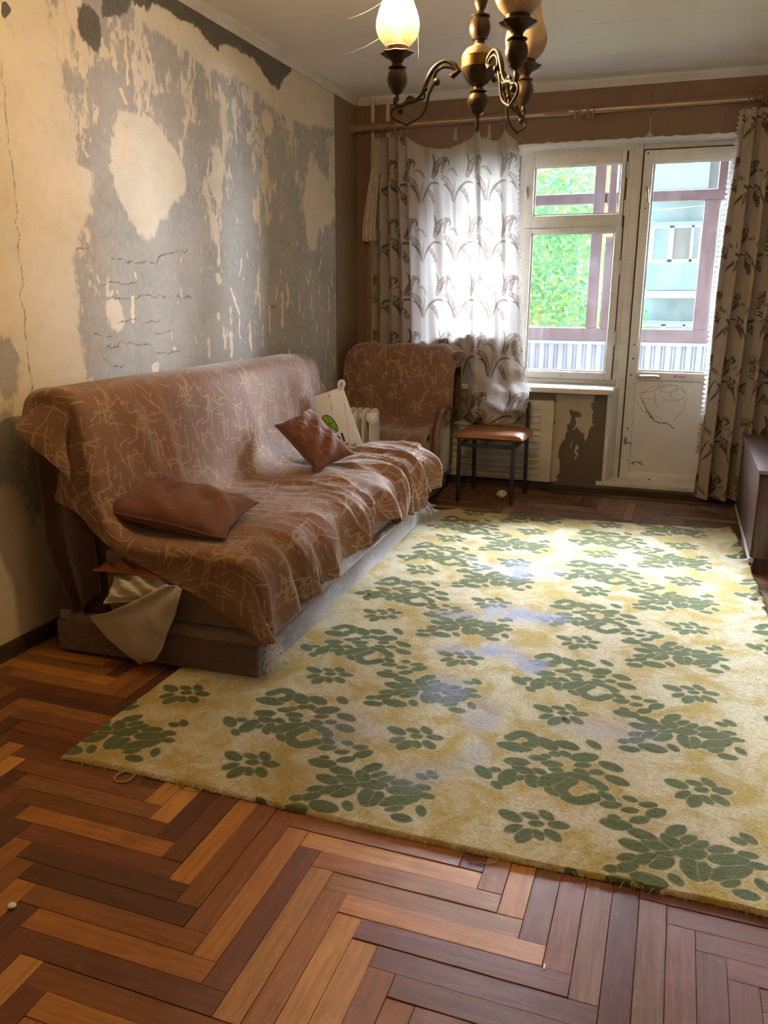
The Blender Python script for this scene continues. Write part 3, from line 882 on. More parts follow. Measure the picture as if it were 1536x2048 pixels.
# ================================================================== outside: balcony, trees, house opposite
BROWNW = simple('brown_balcony_timber', (0.042, 0.017, 0.02), (0.03, 0.013, 0.016), 14, 0.6, stretch=(1, 1, 0.15))
SUNLITW = simple('sunlit_orange_edge', (0.6, 0.27, 0.09), (0.5, 0.22, 0.07), 14, 0.6, stretch=(1, 1, 0.15))  # sunlight on the post edges, put into an orange colour
CONC = simple('pale_concrete', (0.5, 0.5, 0.48), (0.42, 0.42, 0.4), 3, 0.85)
BALC = thing('balcony', 'glazed balcony outside the window with brown timber frame', 'balcony', (1.5, 6.3, 0.0))
MB().box(-1.0, WT, -0.16, 4.2, 6.80, -0.02).build('floor_slab', simple('dark_red_floor_paint', (0.10, 0.04, 0.03), (0.07, 0.03, 0.025), 3, 0.8), BALC)
MB().box(-1.0, WT, 2.62, 4.2, 6.72, 2.76).build('upper_slab', CONC, BALC)
# corrugated sheet parapet
cx = []
x = -1.0
while x < 4.2:
    cx += [(x, 6.70), (x + 0.012, 6.682), (x + 0.05, 6.682), (x + 0.062, 6.70)]
    x += 0.074
poly = cx
n = len(cx)
Vp = np.array([(a, b, z) for z in (-0.02, 0.93) for a, b in cx])
Fp = np.array([(i, i + 1, n + i + 1, n + i) for i in range(n - 1)])
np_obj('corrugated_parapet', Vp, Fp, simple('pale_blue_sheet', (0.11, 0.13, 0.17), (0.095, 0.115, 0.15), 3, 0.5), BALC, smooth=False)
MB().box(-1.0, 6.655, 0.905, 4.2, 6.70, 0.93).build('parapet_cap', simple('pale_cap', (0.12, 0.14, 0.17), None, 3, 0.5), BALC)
for (a, b, c, d) in ((-1.0, 4.2, 0.93, 1.03), (-1.0, 4.2, 1.945, 2.02), (-1.0, 4.2, 2.5, 2.62)):
    MB().box(a, 6.66, c, b, 6.74, d).build('timber_rail', BROWNW, BALC, bevel=0.004, seg=1)
for (a, b, z0, z1, m) in ((1.435, 1.515, 1.03, 2.5, BROWNW), (1.545, 1.60, 1.03, 2.5, BROWNW), (1.62, 1.645, 1.03, 1.945, BROWNW), (2.222, 2.33, 1.03, 1.945, BROWNW), (2.30, 2.36, 2.02, 2.5, BROWNW), (0.3, 0.42, 1.03, 2.5, BROWNW), (-0.75, -0.65, 1.03, 2.5, BROWNW), (3.1, 3.2, 1.03, 2.5, BROWNW)):
    MB().box(a, 6.655, z0, b, 6.735, z1).build('timber_post', m, BALC, bevel=0.004, seg=1)
MB().box(1.519, 6.66, 1.03, 1.531, 6.70, 2.5).build('sunlit_edge', SUNLITW, BALC)  # added strips standing for the sunlit edges of the posts
MB().box(1.603, 6.67, 1.03, 1.608, 6.70, 2.0).build('sunlit_edge', SUNLITW, BALC)
for s in (-1.0, 4.15):
    MB().box(s, WT, -0.02, s + 0.05, 6.7, 2.62).build('side_screen', CONC, BALC)
MB().box(-1.2, WT, -0.2, -1.0, 6.75, 2.7).build('side_wall', CONC, BALC)
# house wall around the window, seen from the balcony side
MB().box(-6, 5.80, -9, 0.0, WT, 9).build('house_wall', simple('house_brick', (0.12, 0.08, 0.06), (0.1, 0.07, 0.05), 3, 0.9), BALC)
MB().box(RX + 0.1, 5.80, -9, 9, WT, 9).build('house_wall', simple('house_brick', (0.12, 0.08, 0.06), (0.1, 0.07, 0.05), 3, 0.9), BALC)

# sagging wires across the yard
WIRE = simple('dark_wire', (0.12, 0.12, 0.14), None, 4, 0.6)
for i, (za, zb, zm, lab) in enumerate(((2.05, 2.29, 2.15, 'lower of the two dark wires crossing outside the door pane'), (2.22, 2.36, 2.26, 'upper dark wire crossing outside the balcony door pane'))):
    pts = [(-6 + 16 * k / 24, 8.5 + i * 0.4, za + (zb - za) * ((-6 + 16 * k / 24) - 1.6) / 1.0 * 0.25 + 0.004 * (k - 12) ** 2 * 0.2) for k in range(25)]
    MB().tube(pts, 0.006, 5).build('overhead_wire', WIRE, label=lab, cat='wire')

# trees
def m_leaf(name, cols):
    t = NT(name)
    r = t.n('ValToRGB', {'Fac': t.attr('rnd')})
    cr = r.color_ramp
    cr.interpolation = 'LINEAR'
    while len(cr.elements) < len(cols): cr.elements.new(0.5)
    for i, c in enumerate(cols):
        cr.elements[i].position = i / (len(cols) - 1); cr.elements[i].color = c + (1,)
    d = t.n('BsdfDiffuse', {'Color': r.outputs[0]})
    return t.surf(d.outputs[0])


def tree(name, label, c, rad, n, size, cols, seed):
    r = np.random.default_rng(seed)
    T = thing(name, label, 'tree', (c[0], c[1], -7.5), group='trees in the yard')
    g = r.normal(size=(n, 3)); g /= np.linalg.norm(g, axis=1)[:, None]
    rr = r.random(n) ** 0.45
    P = g * rr[:, None] * np.array(rad)
    P += 0.35 * np.stack([np.sin(P[:, 2] * 2.2 + seed), np.cos(P[:, 0] * 2.7), np.sin(P[:, 1] * 2 + P[:, 0])], -1) * 0.5
    P += np.array(c)
    nn = r.normal(size=(n, 3)) * 0.45 + np.array([0, -1.0, -0.25]); a = np.cross(nn, r.normal(size=(n, 3))); a /= np.linalg.norm(a, axis=1)[:, None]
    b = np.cross(nn, a); b /= np.linalg.norm(b, axis=1)[:, None]
    s = size * r.uniform(0.6, 1.3, n)[:, None]
    V = np.stack([P - a * s, P + b * s * 0.5, P + a * s, P - b * s * 0.5], 1).reshape(-1, 3)
    F = np.arange(4 * n).reshape(-1, 4)
    rnd = np.repeat(np.clip(r.random(n) * 0.7 + 0.3 * vnoise(P[:, 0] * 1.1, P[:, 2] * 1.1, seed), 0, 1), 4)
    o = np_obj('foliage', V, F, m_leaf(name + '_leaf_%d' % seed, cols), T, smooth=False, attrs={'rnd': rnd})
    o['kind'] = 'stuff'
    MB().tube([(c[0], c[1], -7.5), (c[0] + 0.1, c[1], -3), (c[0] - 0.1, c[1], c[2])], [0.28, 0.2, 0.08], 8).build('trunk', simple('bark_%d' % seed, (0.16, 0.11, 0.08), None, 9, 0.9), T, smooth=60)
G1 = [(0.04, 0.13, 0.07), (0.07, 0.19, 0.09), (0.12, 0.24, 0.11), (0.18, 0.26, 0.09), (0.36, 0.28, 0.05)]
G2 = [(0.06, 0.16, 0.12), (0.10, 0.23, 0.18), (0.16, 0.29, 0.24), (0.2, 0.34, 0.26), (0.3, 0.4, 0.24)]
tree('leafy_tree', 'bright green and yellow leafy tree behind the balcony, left in the window', (-0.75, 14.5, 0.9), (2.35, 1.6, 2.6), 20000, 0.05, G1, 3)
tree('leafy_tree', 'dense blue-green tree standing behind the brighter yellow-green tree', (-3.2, 18.5, 2.2), (4.0, 2.0, 5.2), 16000, 0.09, G2, 5)

# house opposite: pale panel block with loggias
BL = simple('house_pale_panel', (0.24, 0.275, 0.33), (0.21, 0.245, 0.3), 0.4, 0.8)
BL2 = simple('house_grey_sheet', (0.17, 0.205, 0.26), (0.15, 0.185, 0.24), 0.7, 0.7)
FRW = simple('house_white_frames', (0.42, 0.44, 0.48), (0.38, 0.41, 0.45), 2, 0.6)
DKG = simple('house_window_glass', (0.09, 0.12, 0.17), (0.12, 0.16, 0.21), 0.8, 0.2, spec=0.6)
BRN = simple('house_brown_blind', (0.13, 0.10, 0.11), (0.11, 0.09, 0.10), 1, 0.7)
HB = thing('apartment_house', 'pale panel apartment house with white-framed loggia windows across the yard', 'building', (6, 28, -8))
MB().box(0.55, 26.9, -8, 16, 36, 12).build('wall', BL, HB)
for fl in range(-4, 4):
    z0 = 2.34 + fl * 2.75
    for u in range(0, 4):
        x0 = 1.05 + u * 4.6
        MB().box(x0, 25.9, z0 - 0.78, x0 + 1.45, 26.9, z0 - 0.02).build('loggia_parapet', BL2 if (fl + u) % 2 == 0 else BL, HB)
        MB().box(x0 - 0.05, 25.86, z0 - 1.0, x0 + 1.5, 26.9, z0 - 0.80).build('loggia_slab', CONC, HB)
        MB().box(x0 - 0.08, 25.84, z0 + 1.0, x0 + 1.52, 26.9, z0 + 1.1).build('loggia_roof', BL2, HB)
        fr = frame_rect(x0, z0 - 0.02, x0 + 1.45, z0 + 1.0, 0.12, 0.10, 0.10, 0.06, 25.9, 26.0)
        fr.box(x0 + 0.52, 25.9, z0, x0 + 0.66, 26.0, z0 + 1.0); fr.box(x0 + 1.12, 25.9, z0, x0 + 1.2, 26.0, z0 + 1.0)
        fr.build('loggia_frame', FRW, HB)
        for k, (a, b) in enumerate(((0.12, 0.52), (0.66, 1.12), (1.2, 1.35))):
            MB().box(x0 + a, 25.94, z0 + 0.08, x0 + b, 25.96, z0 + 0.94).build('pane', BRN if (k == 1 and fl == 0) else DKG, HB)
        w2 = x0 + 2.4
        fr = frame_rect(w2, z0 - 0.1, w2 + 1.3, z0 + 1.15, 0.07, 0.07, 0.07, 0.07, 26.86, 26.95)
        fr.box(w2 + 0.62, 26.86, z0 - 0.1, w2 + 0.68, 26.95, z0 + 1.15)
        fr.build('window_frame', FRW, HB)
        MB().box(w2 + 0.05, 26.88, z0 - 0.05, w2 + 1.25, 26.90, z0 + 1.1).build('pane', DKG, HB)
MB().box(-60, 8.5, -8.2, 60, 60, -8).build('yard_ground', simple('yard_grass', (0.07, 0.10, 0.04), (0.10, 0.10, 0.06), 0.3, 0.95), label='distant yard ground of worn grass below the balcony', cat='ground', kind='structure')

# ================================================================== rug
LEAVES = [(-0.019, -0.006, 0.019, 0.004), (-0.094, 0.02, -0.032, -0.005), (-0.041, 0.03, 0.004, 0.02), (-0.0, 0.059, 0.036, 0.02), (0.024, 0.008, 0.078, 0.012), (0.024, -0.015, 0.066, -0.052), (-0.001, -0.024, 0.025, -0.063), (-0.007, -0.027, -0.029, -0.09), (-0.029, -0.019, -0.064, -0.059), (0.215, 0.047, 0.272, 0.038), (0.196, -0.0, 0.255, -0.011), (0.246, 0.018, 0.3, 0.006), (0.291, 0.06, 0.329, 0.016), (0.301, 0.064, 0.337, 0.107), (0.333, 0.046, 0.362, 0.078), (0.357, 0.033, 0.388, 0.066), (0.276, -0.014, 0.315, -0.003), (0.233, -0.064, 0.272, -0.025), (0.195, -0.067, 0.232, -0.044), (0.198, -0.106, 0.234, -0.073), (0.17, -0.116, 0.197, -0.1), (0.266, -0.068, 0.309, -0.026), (0.316, 0.004, 0.381, 0.021), (0.341, -0.014, 0.36, -0.079), (0.306, -0.08, 0.329, -0.112), (0.377, -0.015, 0.368, -0.076), (0.39, 0.038, 0.439, 0.056), (0.393, 0.005, 0.468, 0.026), (0.395, -0.06, 0.471, -0.0), (0.413, -0.079, 0.448, -0.053), (0.454, 0.048, 0.493, 0.048), (0.441, 0.1, 0.473, 0.09), (0.467, 0.128, 0.495, 0.098), (0.472, 0.013, 0.512, 0.015), (0.435, -0.095, 0.483, -0.096), (0.175, -0.147, 0.226, -0.141), (0.228, -0.115, 0.297, -0.121), (0.487, -0.033, 0.505, -0.069), (0.137, 0.185, 0.172, 0.159), (0.142, 0.131, 0.188, 0.148), (0.195, 0.184, 0.227, 0.179), (0.194, 0.126, 0.229, 0.138), (0.235, 0.165, 0.273, 0.179), (0.217, 0.086, 0.255, 0.112), (0.254, 0.123, 0.291, 0.161), (0.163, 0.09, 0.191, 0.084), (0.148, 0.061, 0.216, 0.063), (0.002, 0.158, 0.04, 0.132), (-0.05, 0.396, 0.004, 0.351), (-0.15, 0.326, -0.065, 0.326), (0.004, 0.394, 0.064, 0.373), (0.089, 0.43, 0.123, 0.395), (0.055, 0.319, 0.117, 0.352), (-0.118, 0.245, -0.058, 0.257), (-0.058, 0.287, -0.013, 0.294), (-0.008, 0.326, 0.023, 0.327), (-0.039, 0.235, -0.007, 0.218), (-0.001, 0.249, 0.036, 0.248), (0.066, 0.264, 0.104, 0.254), (0.108, 0.27, 0.141, 0.277), (0.066, 0.288, 0.104, 0.302), (-0.152, 0.189, -0.123, 0.195), (-0.131, 0.136, -0.106, 0.109), (-0.184, 0.191, -0.144, 0.149), (-0.104, 0.135, -0.094, 0.205), (-0.092, 0.222, -0.04, 0.213), (-0.045, 0.205, -0.028, 0.150), (-0.024, 0.165, 0.045, 0.232), (0.055, 0.240, 0.15, 0.205), (-0.02, 0.268, 0.03, 0.277), (0.13, 0.325, 0.185, 0.305), (0.15, 0.262, 0.205, 0.245), (-0.075, 0.168, -0.06, 0.19), (0.02, 0.345, 0.05, 0.325), (-0.03, 0.31, -0.005, 0.30)]
ARCS = [[(0.116, 0.208), (0.081, 0.221), (0.051, 0.193), (0.039, 0.158), (0.063, 0.129), (0.092, 0.128), (0.123, 0.156)], [(-0.127, 0.373), (-0.1, 0.405), (-0.066, 0.395), (-0.056, 0.366), (-0.078, 0.342)]]
TPX, TPY = 0.772, 0.571


def rug_tile():
    w, h = 310, 230
    X, Y = np.meshgrid((np.arange(w) + 0.5) / w * TPX, (np.arange(h) + 0.5) / h * TPY)
    f = np.full(X.shape, -0.03); sec = np.full(X.shape, -0.05)
    for (ox, oy) in ((0, 0), (TPX / 2, TPY / 2)):
        for sx in (-1, 0, 1):
            for sy in (-1, 0, 1):
                bx, by = ox + sx * TPX, oy + sy * TPY
                for (x0, y0, x1, y1) in (LEAVES if ox == 0 else LEAVES[:9]):
                    if max(x0, x1) + bx < -0.05 or min(x0, x1) + bx > TPX + 0.05 or max(y0, y1) + by < -0.05 or min(y0, y1) + by > TPY + 0.05: continue
                    dx, dy = x1 - x0, y1 - y0
                    ex_ = 0.0 if (x0, y0, x1, y1) in LEAVES[:9] else 0.10
                    x0 -= dx * ex_; y0 -= dy * ex_; dx *= 1 + 2 * ex_; dy *= 1 + 2 * ex_
                    L = math.hypot(dx, dy)
                    u = ((X - bx - x0) * dx + (Y - by - y0) * dy) / L
                    v = (-(X - bx - x0) * dy + (Y - by - y0) * dx) / L
                    tt = np.clip(u / L, 0, 1)
                    wd = min(0.0255, max(0.0145, L * 0.30)) * (4 * tt * (1 - tt)) ** 0.55
                    g = np.minimum(wd - np.abs(v), np.minimum(u, L - u) + 0.002)
                    sec = np.maximum(sec, np.minimum(f, g)); f = np.maximum(f, g)
                for a in (ARCS if ox == 0 else []):
                    pts = [(x + bx, y + by) for x, y in catmull(a, 5)]
                    if max(p[0] for p in pts) < -0.05 or min(p[0] for p in pts) > TPX + 0.05 or max(p[1] for p in pts) < -0.05 or min(p[1] for p in pts) > TPY + 0.05: continue
                    g = 0.0185 - seg_dist(X, Y, pts)
                    sec = np.maximum(sec, np.minimum(f, g)); f = np.maximum(f, g)
    return np.minimum(f, f - sec - 0.0026)


RT = rug_tile()
nx, ny = 400, 640
U, Vv = np.meshgrid(np.linspace(0, 1, nx), np.linspace(0, 1, ny), indexing='ij')
xl = 0.636 - 0.02 * Vv
xr = 2.60 - 0.07 * Vv ** 2 - 0.02 * sstep(0.7, 1.0, Vv)
RXg = xl + (xr - xl) * U
yn = 1.583 + 0.012 * U + 0.006 * np.sin(U * 9) + 0.003 * (vnoise(U * 160, U * 0, 3) - 0.5)
yf = 4.555 + 0.175 * U + 0.008 * np.sin(U * 7)
RYg = yn + (yf - yn) * Vv
RXg = RXg + 0.006 * (vnoise(Vv * 120, Vv * 0, 8) - 0.5) * (U > 0.985)
# waves in the carpet in front of the sofa and along the cabinet
wv = 0.016 * np.exp(-((RXg - 1.0 - 0.03 * np.sin(RYg * 4)) / 0.05) ** 2) * sstep(2.6, 3.2, RYg) * (0.6 + 0.4 * np.sin(RYg * 17))
wv += 0.010 * np.exp(-((RXg - 1.16 - 0.05 * np.sin(RYg * 3)) / 0.06) ** 2) * sstep(2.4, 2.9, RYg) * sstep(4.2, 3.4, RYg)
wv += 0.006 * (fbm(RXg * 2.3, RYg * 2.3, 3, 81) - 0.4)
wv += 0.010 * np.exp(-((xr - RXg) / 0.045) ** 2) * (1 + np.sin(RYg * 42 + 3 * np.sin(RYg * 9))) * sstep(3.2, 3.7, RYg)
edge = np.minimum(np.minimum(U * 1.95, (1 - U) * 1.95), np.minimum(Vv * 3.0, (1 - Vv) * 3.0))
RZg = 0.0125 + np.maximum(wv, -0.002) + 0.0028 * (vnoise(RXg * 210, RYg * 210, 2) - 0.5)
RZg = np.where(edge < 0.002, 0.002, RZg)
lx = (RXg - 1.921 + 0.021 * (RYg - 1.736) + 0.010 * (fbm(RXg * 5, RYg * 5, 2, 91) - .5)) / TPX
ly = (RYg - 1.736 + 0.010 * (fbm(RXg * 5, RYg * 5, 2, 93) - .5)) / TPY
rug_leaf = np.clip(0.5 + sample(RT, lx, ly) * 22, 0, 1)
st = np.zeros(U.shape)  # worn, dusty patches with the blue of reflected skylight painted in
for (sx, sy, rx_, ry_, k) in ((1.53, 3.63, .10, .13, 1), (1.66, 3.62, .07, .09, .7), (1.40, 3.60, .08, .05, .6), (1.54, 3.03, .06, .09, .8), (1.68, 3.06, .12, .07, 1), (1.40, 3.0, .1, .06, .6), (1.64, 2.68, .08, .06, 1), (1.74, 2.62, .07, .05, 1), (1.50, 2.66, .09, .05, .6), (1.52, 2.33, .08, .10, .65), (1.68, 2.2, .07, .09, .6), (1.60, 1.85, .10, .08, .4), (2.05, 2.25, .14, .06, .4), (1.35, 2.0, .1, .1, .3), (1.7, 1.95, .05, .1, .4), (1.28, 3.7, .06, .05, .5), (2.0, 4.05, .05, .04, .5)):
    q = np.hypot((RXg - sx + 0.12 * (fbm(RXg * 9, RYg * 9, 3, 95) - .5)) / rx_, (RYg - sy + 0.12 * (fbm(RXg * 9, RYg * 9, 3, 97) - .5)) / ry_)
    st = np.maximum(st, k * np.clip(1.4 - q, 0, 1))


def m_rug():
    t = NT('green_leaf_carpet')
    sc = t.n('SeparateColor', {'Color': t.attr('mask', 'Color')})
    pile = t.noise(1.0, 4, 0.75, t.coord('Object', (120, 175, 60)))
    mid = t.noise(60, 4, 0.7)
    jit = t.math('MULTIPLY', t.math('SUBTRACT', pile, 0.5), 0.16)
    leaf = t.rng(t.math('ADD', sc.outputs[0], jit), 0.44, 0.58, smooth=True)
    a = t.rng(t.noise(6.5, 5, 0.6, None, 0.8), 0.38, 0.62, smooth=True)
    c = t.mix(a, (0.50, 0.375, 0.105), (0.70, 0.645, 0.47))
    c = t.mix(t.math('MULTIPLY', t.rng(mid, 0.45, 0.75), 0.5), c, (0.38, 0.265, 0.07))
    g = t.mix(t.rng(mid, 0.3, 0.7), (0.085, 0.115, 0.04), (0.13, 0.165, 0.06))
    out = t.mix(t.math('SUBTRACT', 1.0, t.rng(t.math('ABSOLUTE', t.math('SUBTRACT', sc.outputs[0], 0.40)), 0.0, 0.07)), c, (0.58, 0.53, 0.36))
    c = t.mix(leaf, out, g)
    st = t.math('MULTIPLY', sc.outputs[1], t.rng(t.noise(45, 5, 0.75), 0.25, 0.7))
    c = t.mix(t.math('MULTIPLY', st, 1.25, True), c, (0.33, 0.39, 0.66))  # skylight blue mixed into the worn patches
    c = t.mix(t.rng(pile, 0.32, 0.56, 0.75, 0.0), c, t.mix(1.0, c, (0.50, 0.46, 0.38), 'MULTIPLY'))
    h = t.math('ADD', t.math('ADD', pile, t.math('MULTIPLY', mid, 0.5)), t.math('MULTIPLY', leaf, 0.25))
    return t.surf(t.bsdf(c, 0.92, 0, 0.15, t.bump(h, 0.9, 0.006), sheen=0.25))


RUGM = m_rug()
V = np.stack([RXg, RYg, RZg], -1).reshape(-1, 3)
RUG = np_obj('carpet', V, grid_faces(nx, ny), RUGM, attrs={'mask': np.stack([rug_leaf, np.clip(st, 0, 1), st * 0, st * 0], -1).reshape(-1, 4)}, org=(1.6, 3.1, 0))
_props(RUG, 'worn yellow carpet with green leaf pattern and skylight-blue patches on the parquet', 'carpet')
# frayed edge: tufts and pulled yarns
YARN = simple('ochre_yarn', (0.42, 0.36, 0.16), (0.3, 0.25, 0.1), 30, 0.9)
rr = np.random.default_rng(12)
fr = MB()
for k in range(280):
    u = rr.random()
    if k < 120:
        i = int(u * (nx - 1)); p = Vector(tuple(V.reshape(nx, ny, 3)[i, 0])); d = Vector((rr.normal(0, .5), -1, 0))
    else:
        j = int((0.55 + 0.45 * u) * (ny - 1)); p = Vector(tuple(V.reshape(nx, ny, 3)[nx - 1, j])); d = Vector((1, rr.normal(0, .6), 0))
    L = rr.uniform(0.004, 0.014)
    fr.tube([(p.x, p.y, 0.012), tuple(Vector((p.x, p.y, 0.009)) + d * L * 0.6), tuple(Vector((p.x, p.y, 0.002)) + d * L)], [0.0016, 0.0013, 0.0008], 4)
fo = fr.build('frayed_edge', YARN, RUG)
fo['kind'] = 'stuff'
MB().tube(catmull([(0.85, 1.592, 0.008), (0.835, 1.565, 0.006), (0.845, 1.545, 0.004), (0.872, 1.548, 0.004), (0.882, 1.572, 0.006), (0.876, 1.594, 0.009)], 5), 0.0022, 5).build('pulled_yarn', YARN, RUG)
MB().tube(catmull([(1.02, 1.59, 0.008), (1.04, 1.575, 0.005), (1.07, 1.578, 0.004), (1.09, 1.59, 0.008)], 5), 0.0016, 5).build('pulled_yarn', YARN, RUG)
MB().tube(catmull([(1.86, 1.585, 0.008), (1.85, 1.565, 0.004), (1.80, 1.555, 0.003)], 5), 0.0014, 5).build('pulled_yarn', YARN, RUG)

# ================================================================== cloth patterns
def stroke_tile(size, n, seed, lmin, lmax, wmin, wmax, res=420):
    """random crossing dashes, mostly two directions, periodic"""
    r = np.random.default_rng(seed)
    f = np.full((res, res), -0.02)
    g = (np.arange(res) + 0.5) / res * size
    for k in range(n):
        cx, cy = r.random() * size, r.random() * size
        a = (0 if r.random() < 0.45 else math.pi / 2) + r.normal(0, 0.32)
        L = r.uniform(lmin, lmax); w = r.uniform(wmin, wmax)
        ext = L / 2 + 0.02
        i0, i1 = int((cx - ext) / size * res), int((cx + ext) / size * res) + 1
        j0, j1 = int((cy - ext) / size * res), int((cy + ext) / size * res) + 1
        ii = np.arange(i0, i1); jj = np.arange(j0, j1)
        X, Y = np.meshgrid((ii + 0.5) / res * size - cx, (jj + 0.5) / res * size - cy)
        u = X * math.cos(a) + Y * math.sin(a); v = -X * math.sin(a) + Y * math.cos(a)
        v = v + 0.15 * u * u / L * (1 if k % 2 else -1)
        d = np.minimum(w * (1 - 0.45 * (u / L + 0.5)) - np.abs(v), L / 2 - np.abs(u))
        sub = f[np.ix_(jj % res, ii % res)]
        f[np.ix_(jj % res, ii % res)] = np.maximum(sub, d)
    return f


DASH = stroke_tile(0.52, 235, 4, 0.04, 0.11, 0.0017, 0.0046)
DASH_S = 0.52


def m_throw(name):
    t = NT(name)
    fld = t.attr('mask')
    weave = t.noise(1.0, 2, 0.6, t.coord('Object', (420, 420, 420)))
    jit = t.math('MULTIPLY', t.math('SUBTRACT', weave, 0.5), 0.20)
    m = t.rng(t.math('ADD', fld, jit), 0.46, 0.56, smooth=True)
    base = t.mix(t.noise(3, 4), (0.20, 0.098, 0.056), (0.16, 0.076, 0.042))
    base = t.mix(t.math('MULTIPLY', t.rng(weave, 0.62, 0.72), 0.55), base, (0.36, 0.22, 0.11))
    dash = t.mix(t.noise(8, 3), (0.36, 0.225, 0.12), (0.27, 0.165, 0.09))
    c = t.mix(m, base, dash)
    nr = t.bump(t.math('ADD', t.math('MULTIPLY', m, 0.8), t.math('MULTIPLY', weave, 0.8)), 0.35, 0.002)
    return t.surf(t.bsdf(c, 0.62, 0, 0.35, nr, sheen=0.45))


THROW = m_throw('brown_dashed_throw')


def velvet(name, a, b, sheen=0.35):
    t = NT(name)
    q = t.noise(1.0, 4, 0.7, t.coord('Object', (9, 9, 14)), 2.5)
    line = t.rng(t.math('ABSOLUTE', t.math('SUBTRACT', q, 0.5)), 0.0, 0.02)
    c = t.mix(t.noise(7, 5), a, b)
    c = t.mix(t.math('MULTIPLY', t.math('SUBTRACT', 1.0, line), 0.45), c, tuple(x * 0.45 for x in a))
    h = t.math('ADD', line, t.math('MULTIPLY', t.noise(140, 3), 0.35))
    return t.surf(t.bsdf(c, 0.72, 0, 0.3, t.bump(h, 0.4, 0.005), sheen=sheen))


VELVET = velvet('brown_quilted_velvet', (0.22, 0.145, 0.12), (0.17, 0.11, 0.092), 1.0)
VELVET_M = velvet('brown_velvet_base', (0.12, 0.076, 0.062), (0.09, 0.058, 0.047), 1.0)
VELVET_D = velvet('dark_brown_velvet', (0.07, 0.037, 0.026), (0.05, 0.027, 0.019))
CUSH = velvet('russet_velvet', (0.165, 0.068, 0.042), (0.125, 0.05, 0.032))

# ================================================================== sofa
SOFA = thing('sofa', 'low brown velvet sofa bed along the stripped wall', 'sofa', (0.52, 3.2, 0.0))
Y0, Y1 = 2.185, 4.24
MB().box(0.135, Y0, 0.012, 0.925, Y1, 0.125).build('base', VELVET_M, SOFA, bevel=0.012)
MB().prism([(0.15, 0.127), (0.925, 0.127), (0.945, 0.134), (0.948, 0.148), (0.94, 0.16), (0.15, 0.16)], 1, Y0 + 0.005, Y1 - 0.005).build('ledge', VELVET, SOFA, bevel=0.006)
MB().box(0.33, Y0 + 0.03, 0.162, 0.935, Y1 - 0.01, 0.412).build('seat_cushion', VELVET, SOFA, bevel=0.035, seg=3)
bk = catmull([(0.15, 0.20), (0.125, 0.55), (0.115, 0.84), (0.15, 0.905), (0.23, 0.915), (0.280, 0.878), (0.307, 0.77), (0.332, 0.60), (0.36, 0.42), (0.36, 0.22)], 4, closed=True)
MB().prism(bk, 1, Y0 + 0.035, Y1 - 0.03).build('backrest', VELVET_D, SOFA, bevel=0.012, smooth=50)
MB().box(0.12, Y0 + 0.02, 0.127, 0.34, Y1, 0.20).build('back_rail', VELVET_D, SOFA, bevel=0.01)
for (x, y) in ((0.2, Y0 + 0.08), (0.86, Y0 + 0.08), (0.2, Y1 - 0.08), (0.86, Y1 - 0.08)):
    MB().lathe([(0.022, 0.0), (0.026, 0.012)], (x, y, 0.0), 12).build('foot', BLACK_METAL, SOFA)
# loose side cover hanging from the backrest end
nu, nv = 50, 70
u = np.linspace(0, 1, nu)[:, None]; v = np.linspace(0, 1, nv)[None, :]
xa = 0.035 + 0.03 * v + 0.10 * sstep(0.55, 1, v); xb = 0.285 + 0.045 * v
X = xa + (xb - xa) * u
zt = 0.86 - 0.10 * (1 - u); zb = 0.135 + 0.10 * u ** 1.5 + 0.02 * np.sin(u * 9)
Z = zt + (zb - zt) * v
Yc = Y0 + 0.012 - 0.014 * v + 0.016 * np.sin(u * 13 + v * 2.0) * (0.3 + v) + 0.01 * (fbm(u * 5 + v * 0, v * 5 + u * 0, 3, 5) - .5)
Yc = Yc + 0.10 * sstep(0.35, 0.0, u)
np_obj('side_cover', np.stack([X, Yc, Z], -1).reshape(-1, 3), grid_faces(nu, nv), VELVET_D, SOFA)

# ---- dashed throw over the sofa: one cloth, hanging over back, seat front and the near end
prof = catmull([(0.092, 0.76), (0.088, 0.81), (0.088, 0.86), (0.115, 0.915), (0.17, 0.936), (0.24, 0.936), (0.295, 0.915), (0.322, 0.86), (0.336, 0.76), (0.352, 0.64), (0.375, 0.53), (0.425, 0.462), (0.51, 0.438), (0.62, 0.434), (0.74, 0.436), (0.85, 0.43), (0.915, 0.408), (0.952, 0.36), (0.965, 0.29), (0.972, 0.20)], 24)
prof = np.array(prof)
seg = np.hypot(*np.diff(prof, axis=0).T)
arc = np.concatenate([[0], np.cumsum(seg)])
SLEN = arc[-1]
ns = 330
sv = np.linspace(0, SLEN, ns)
px_ = np.interp(sv, arc, prof[:, 0]); pz_ = np.interp(sv, arc, prof[:, 1])
tx = np.gradient(px_, sv); tz = np.gradient(pz_, sv)
nxn, nzn = -tz, tx                                    # outward normal in x,z
nl = np.hypot(nxn, nzn); nxn /= nl; nzn /= nl
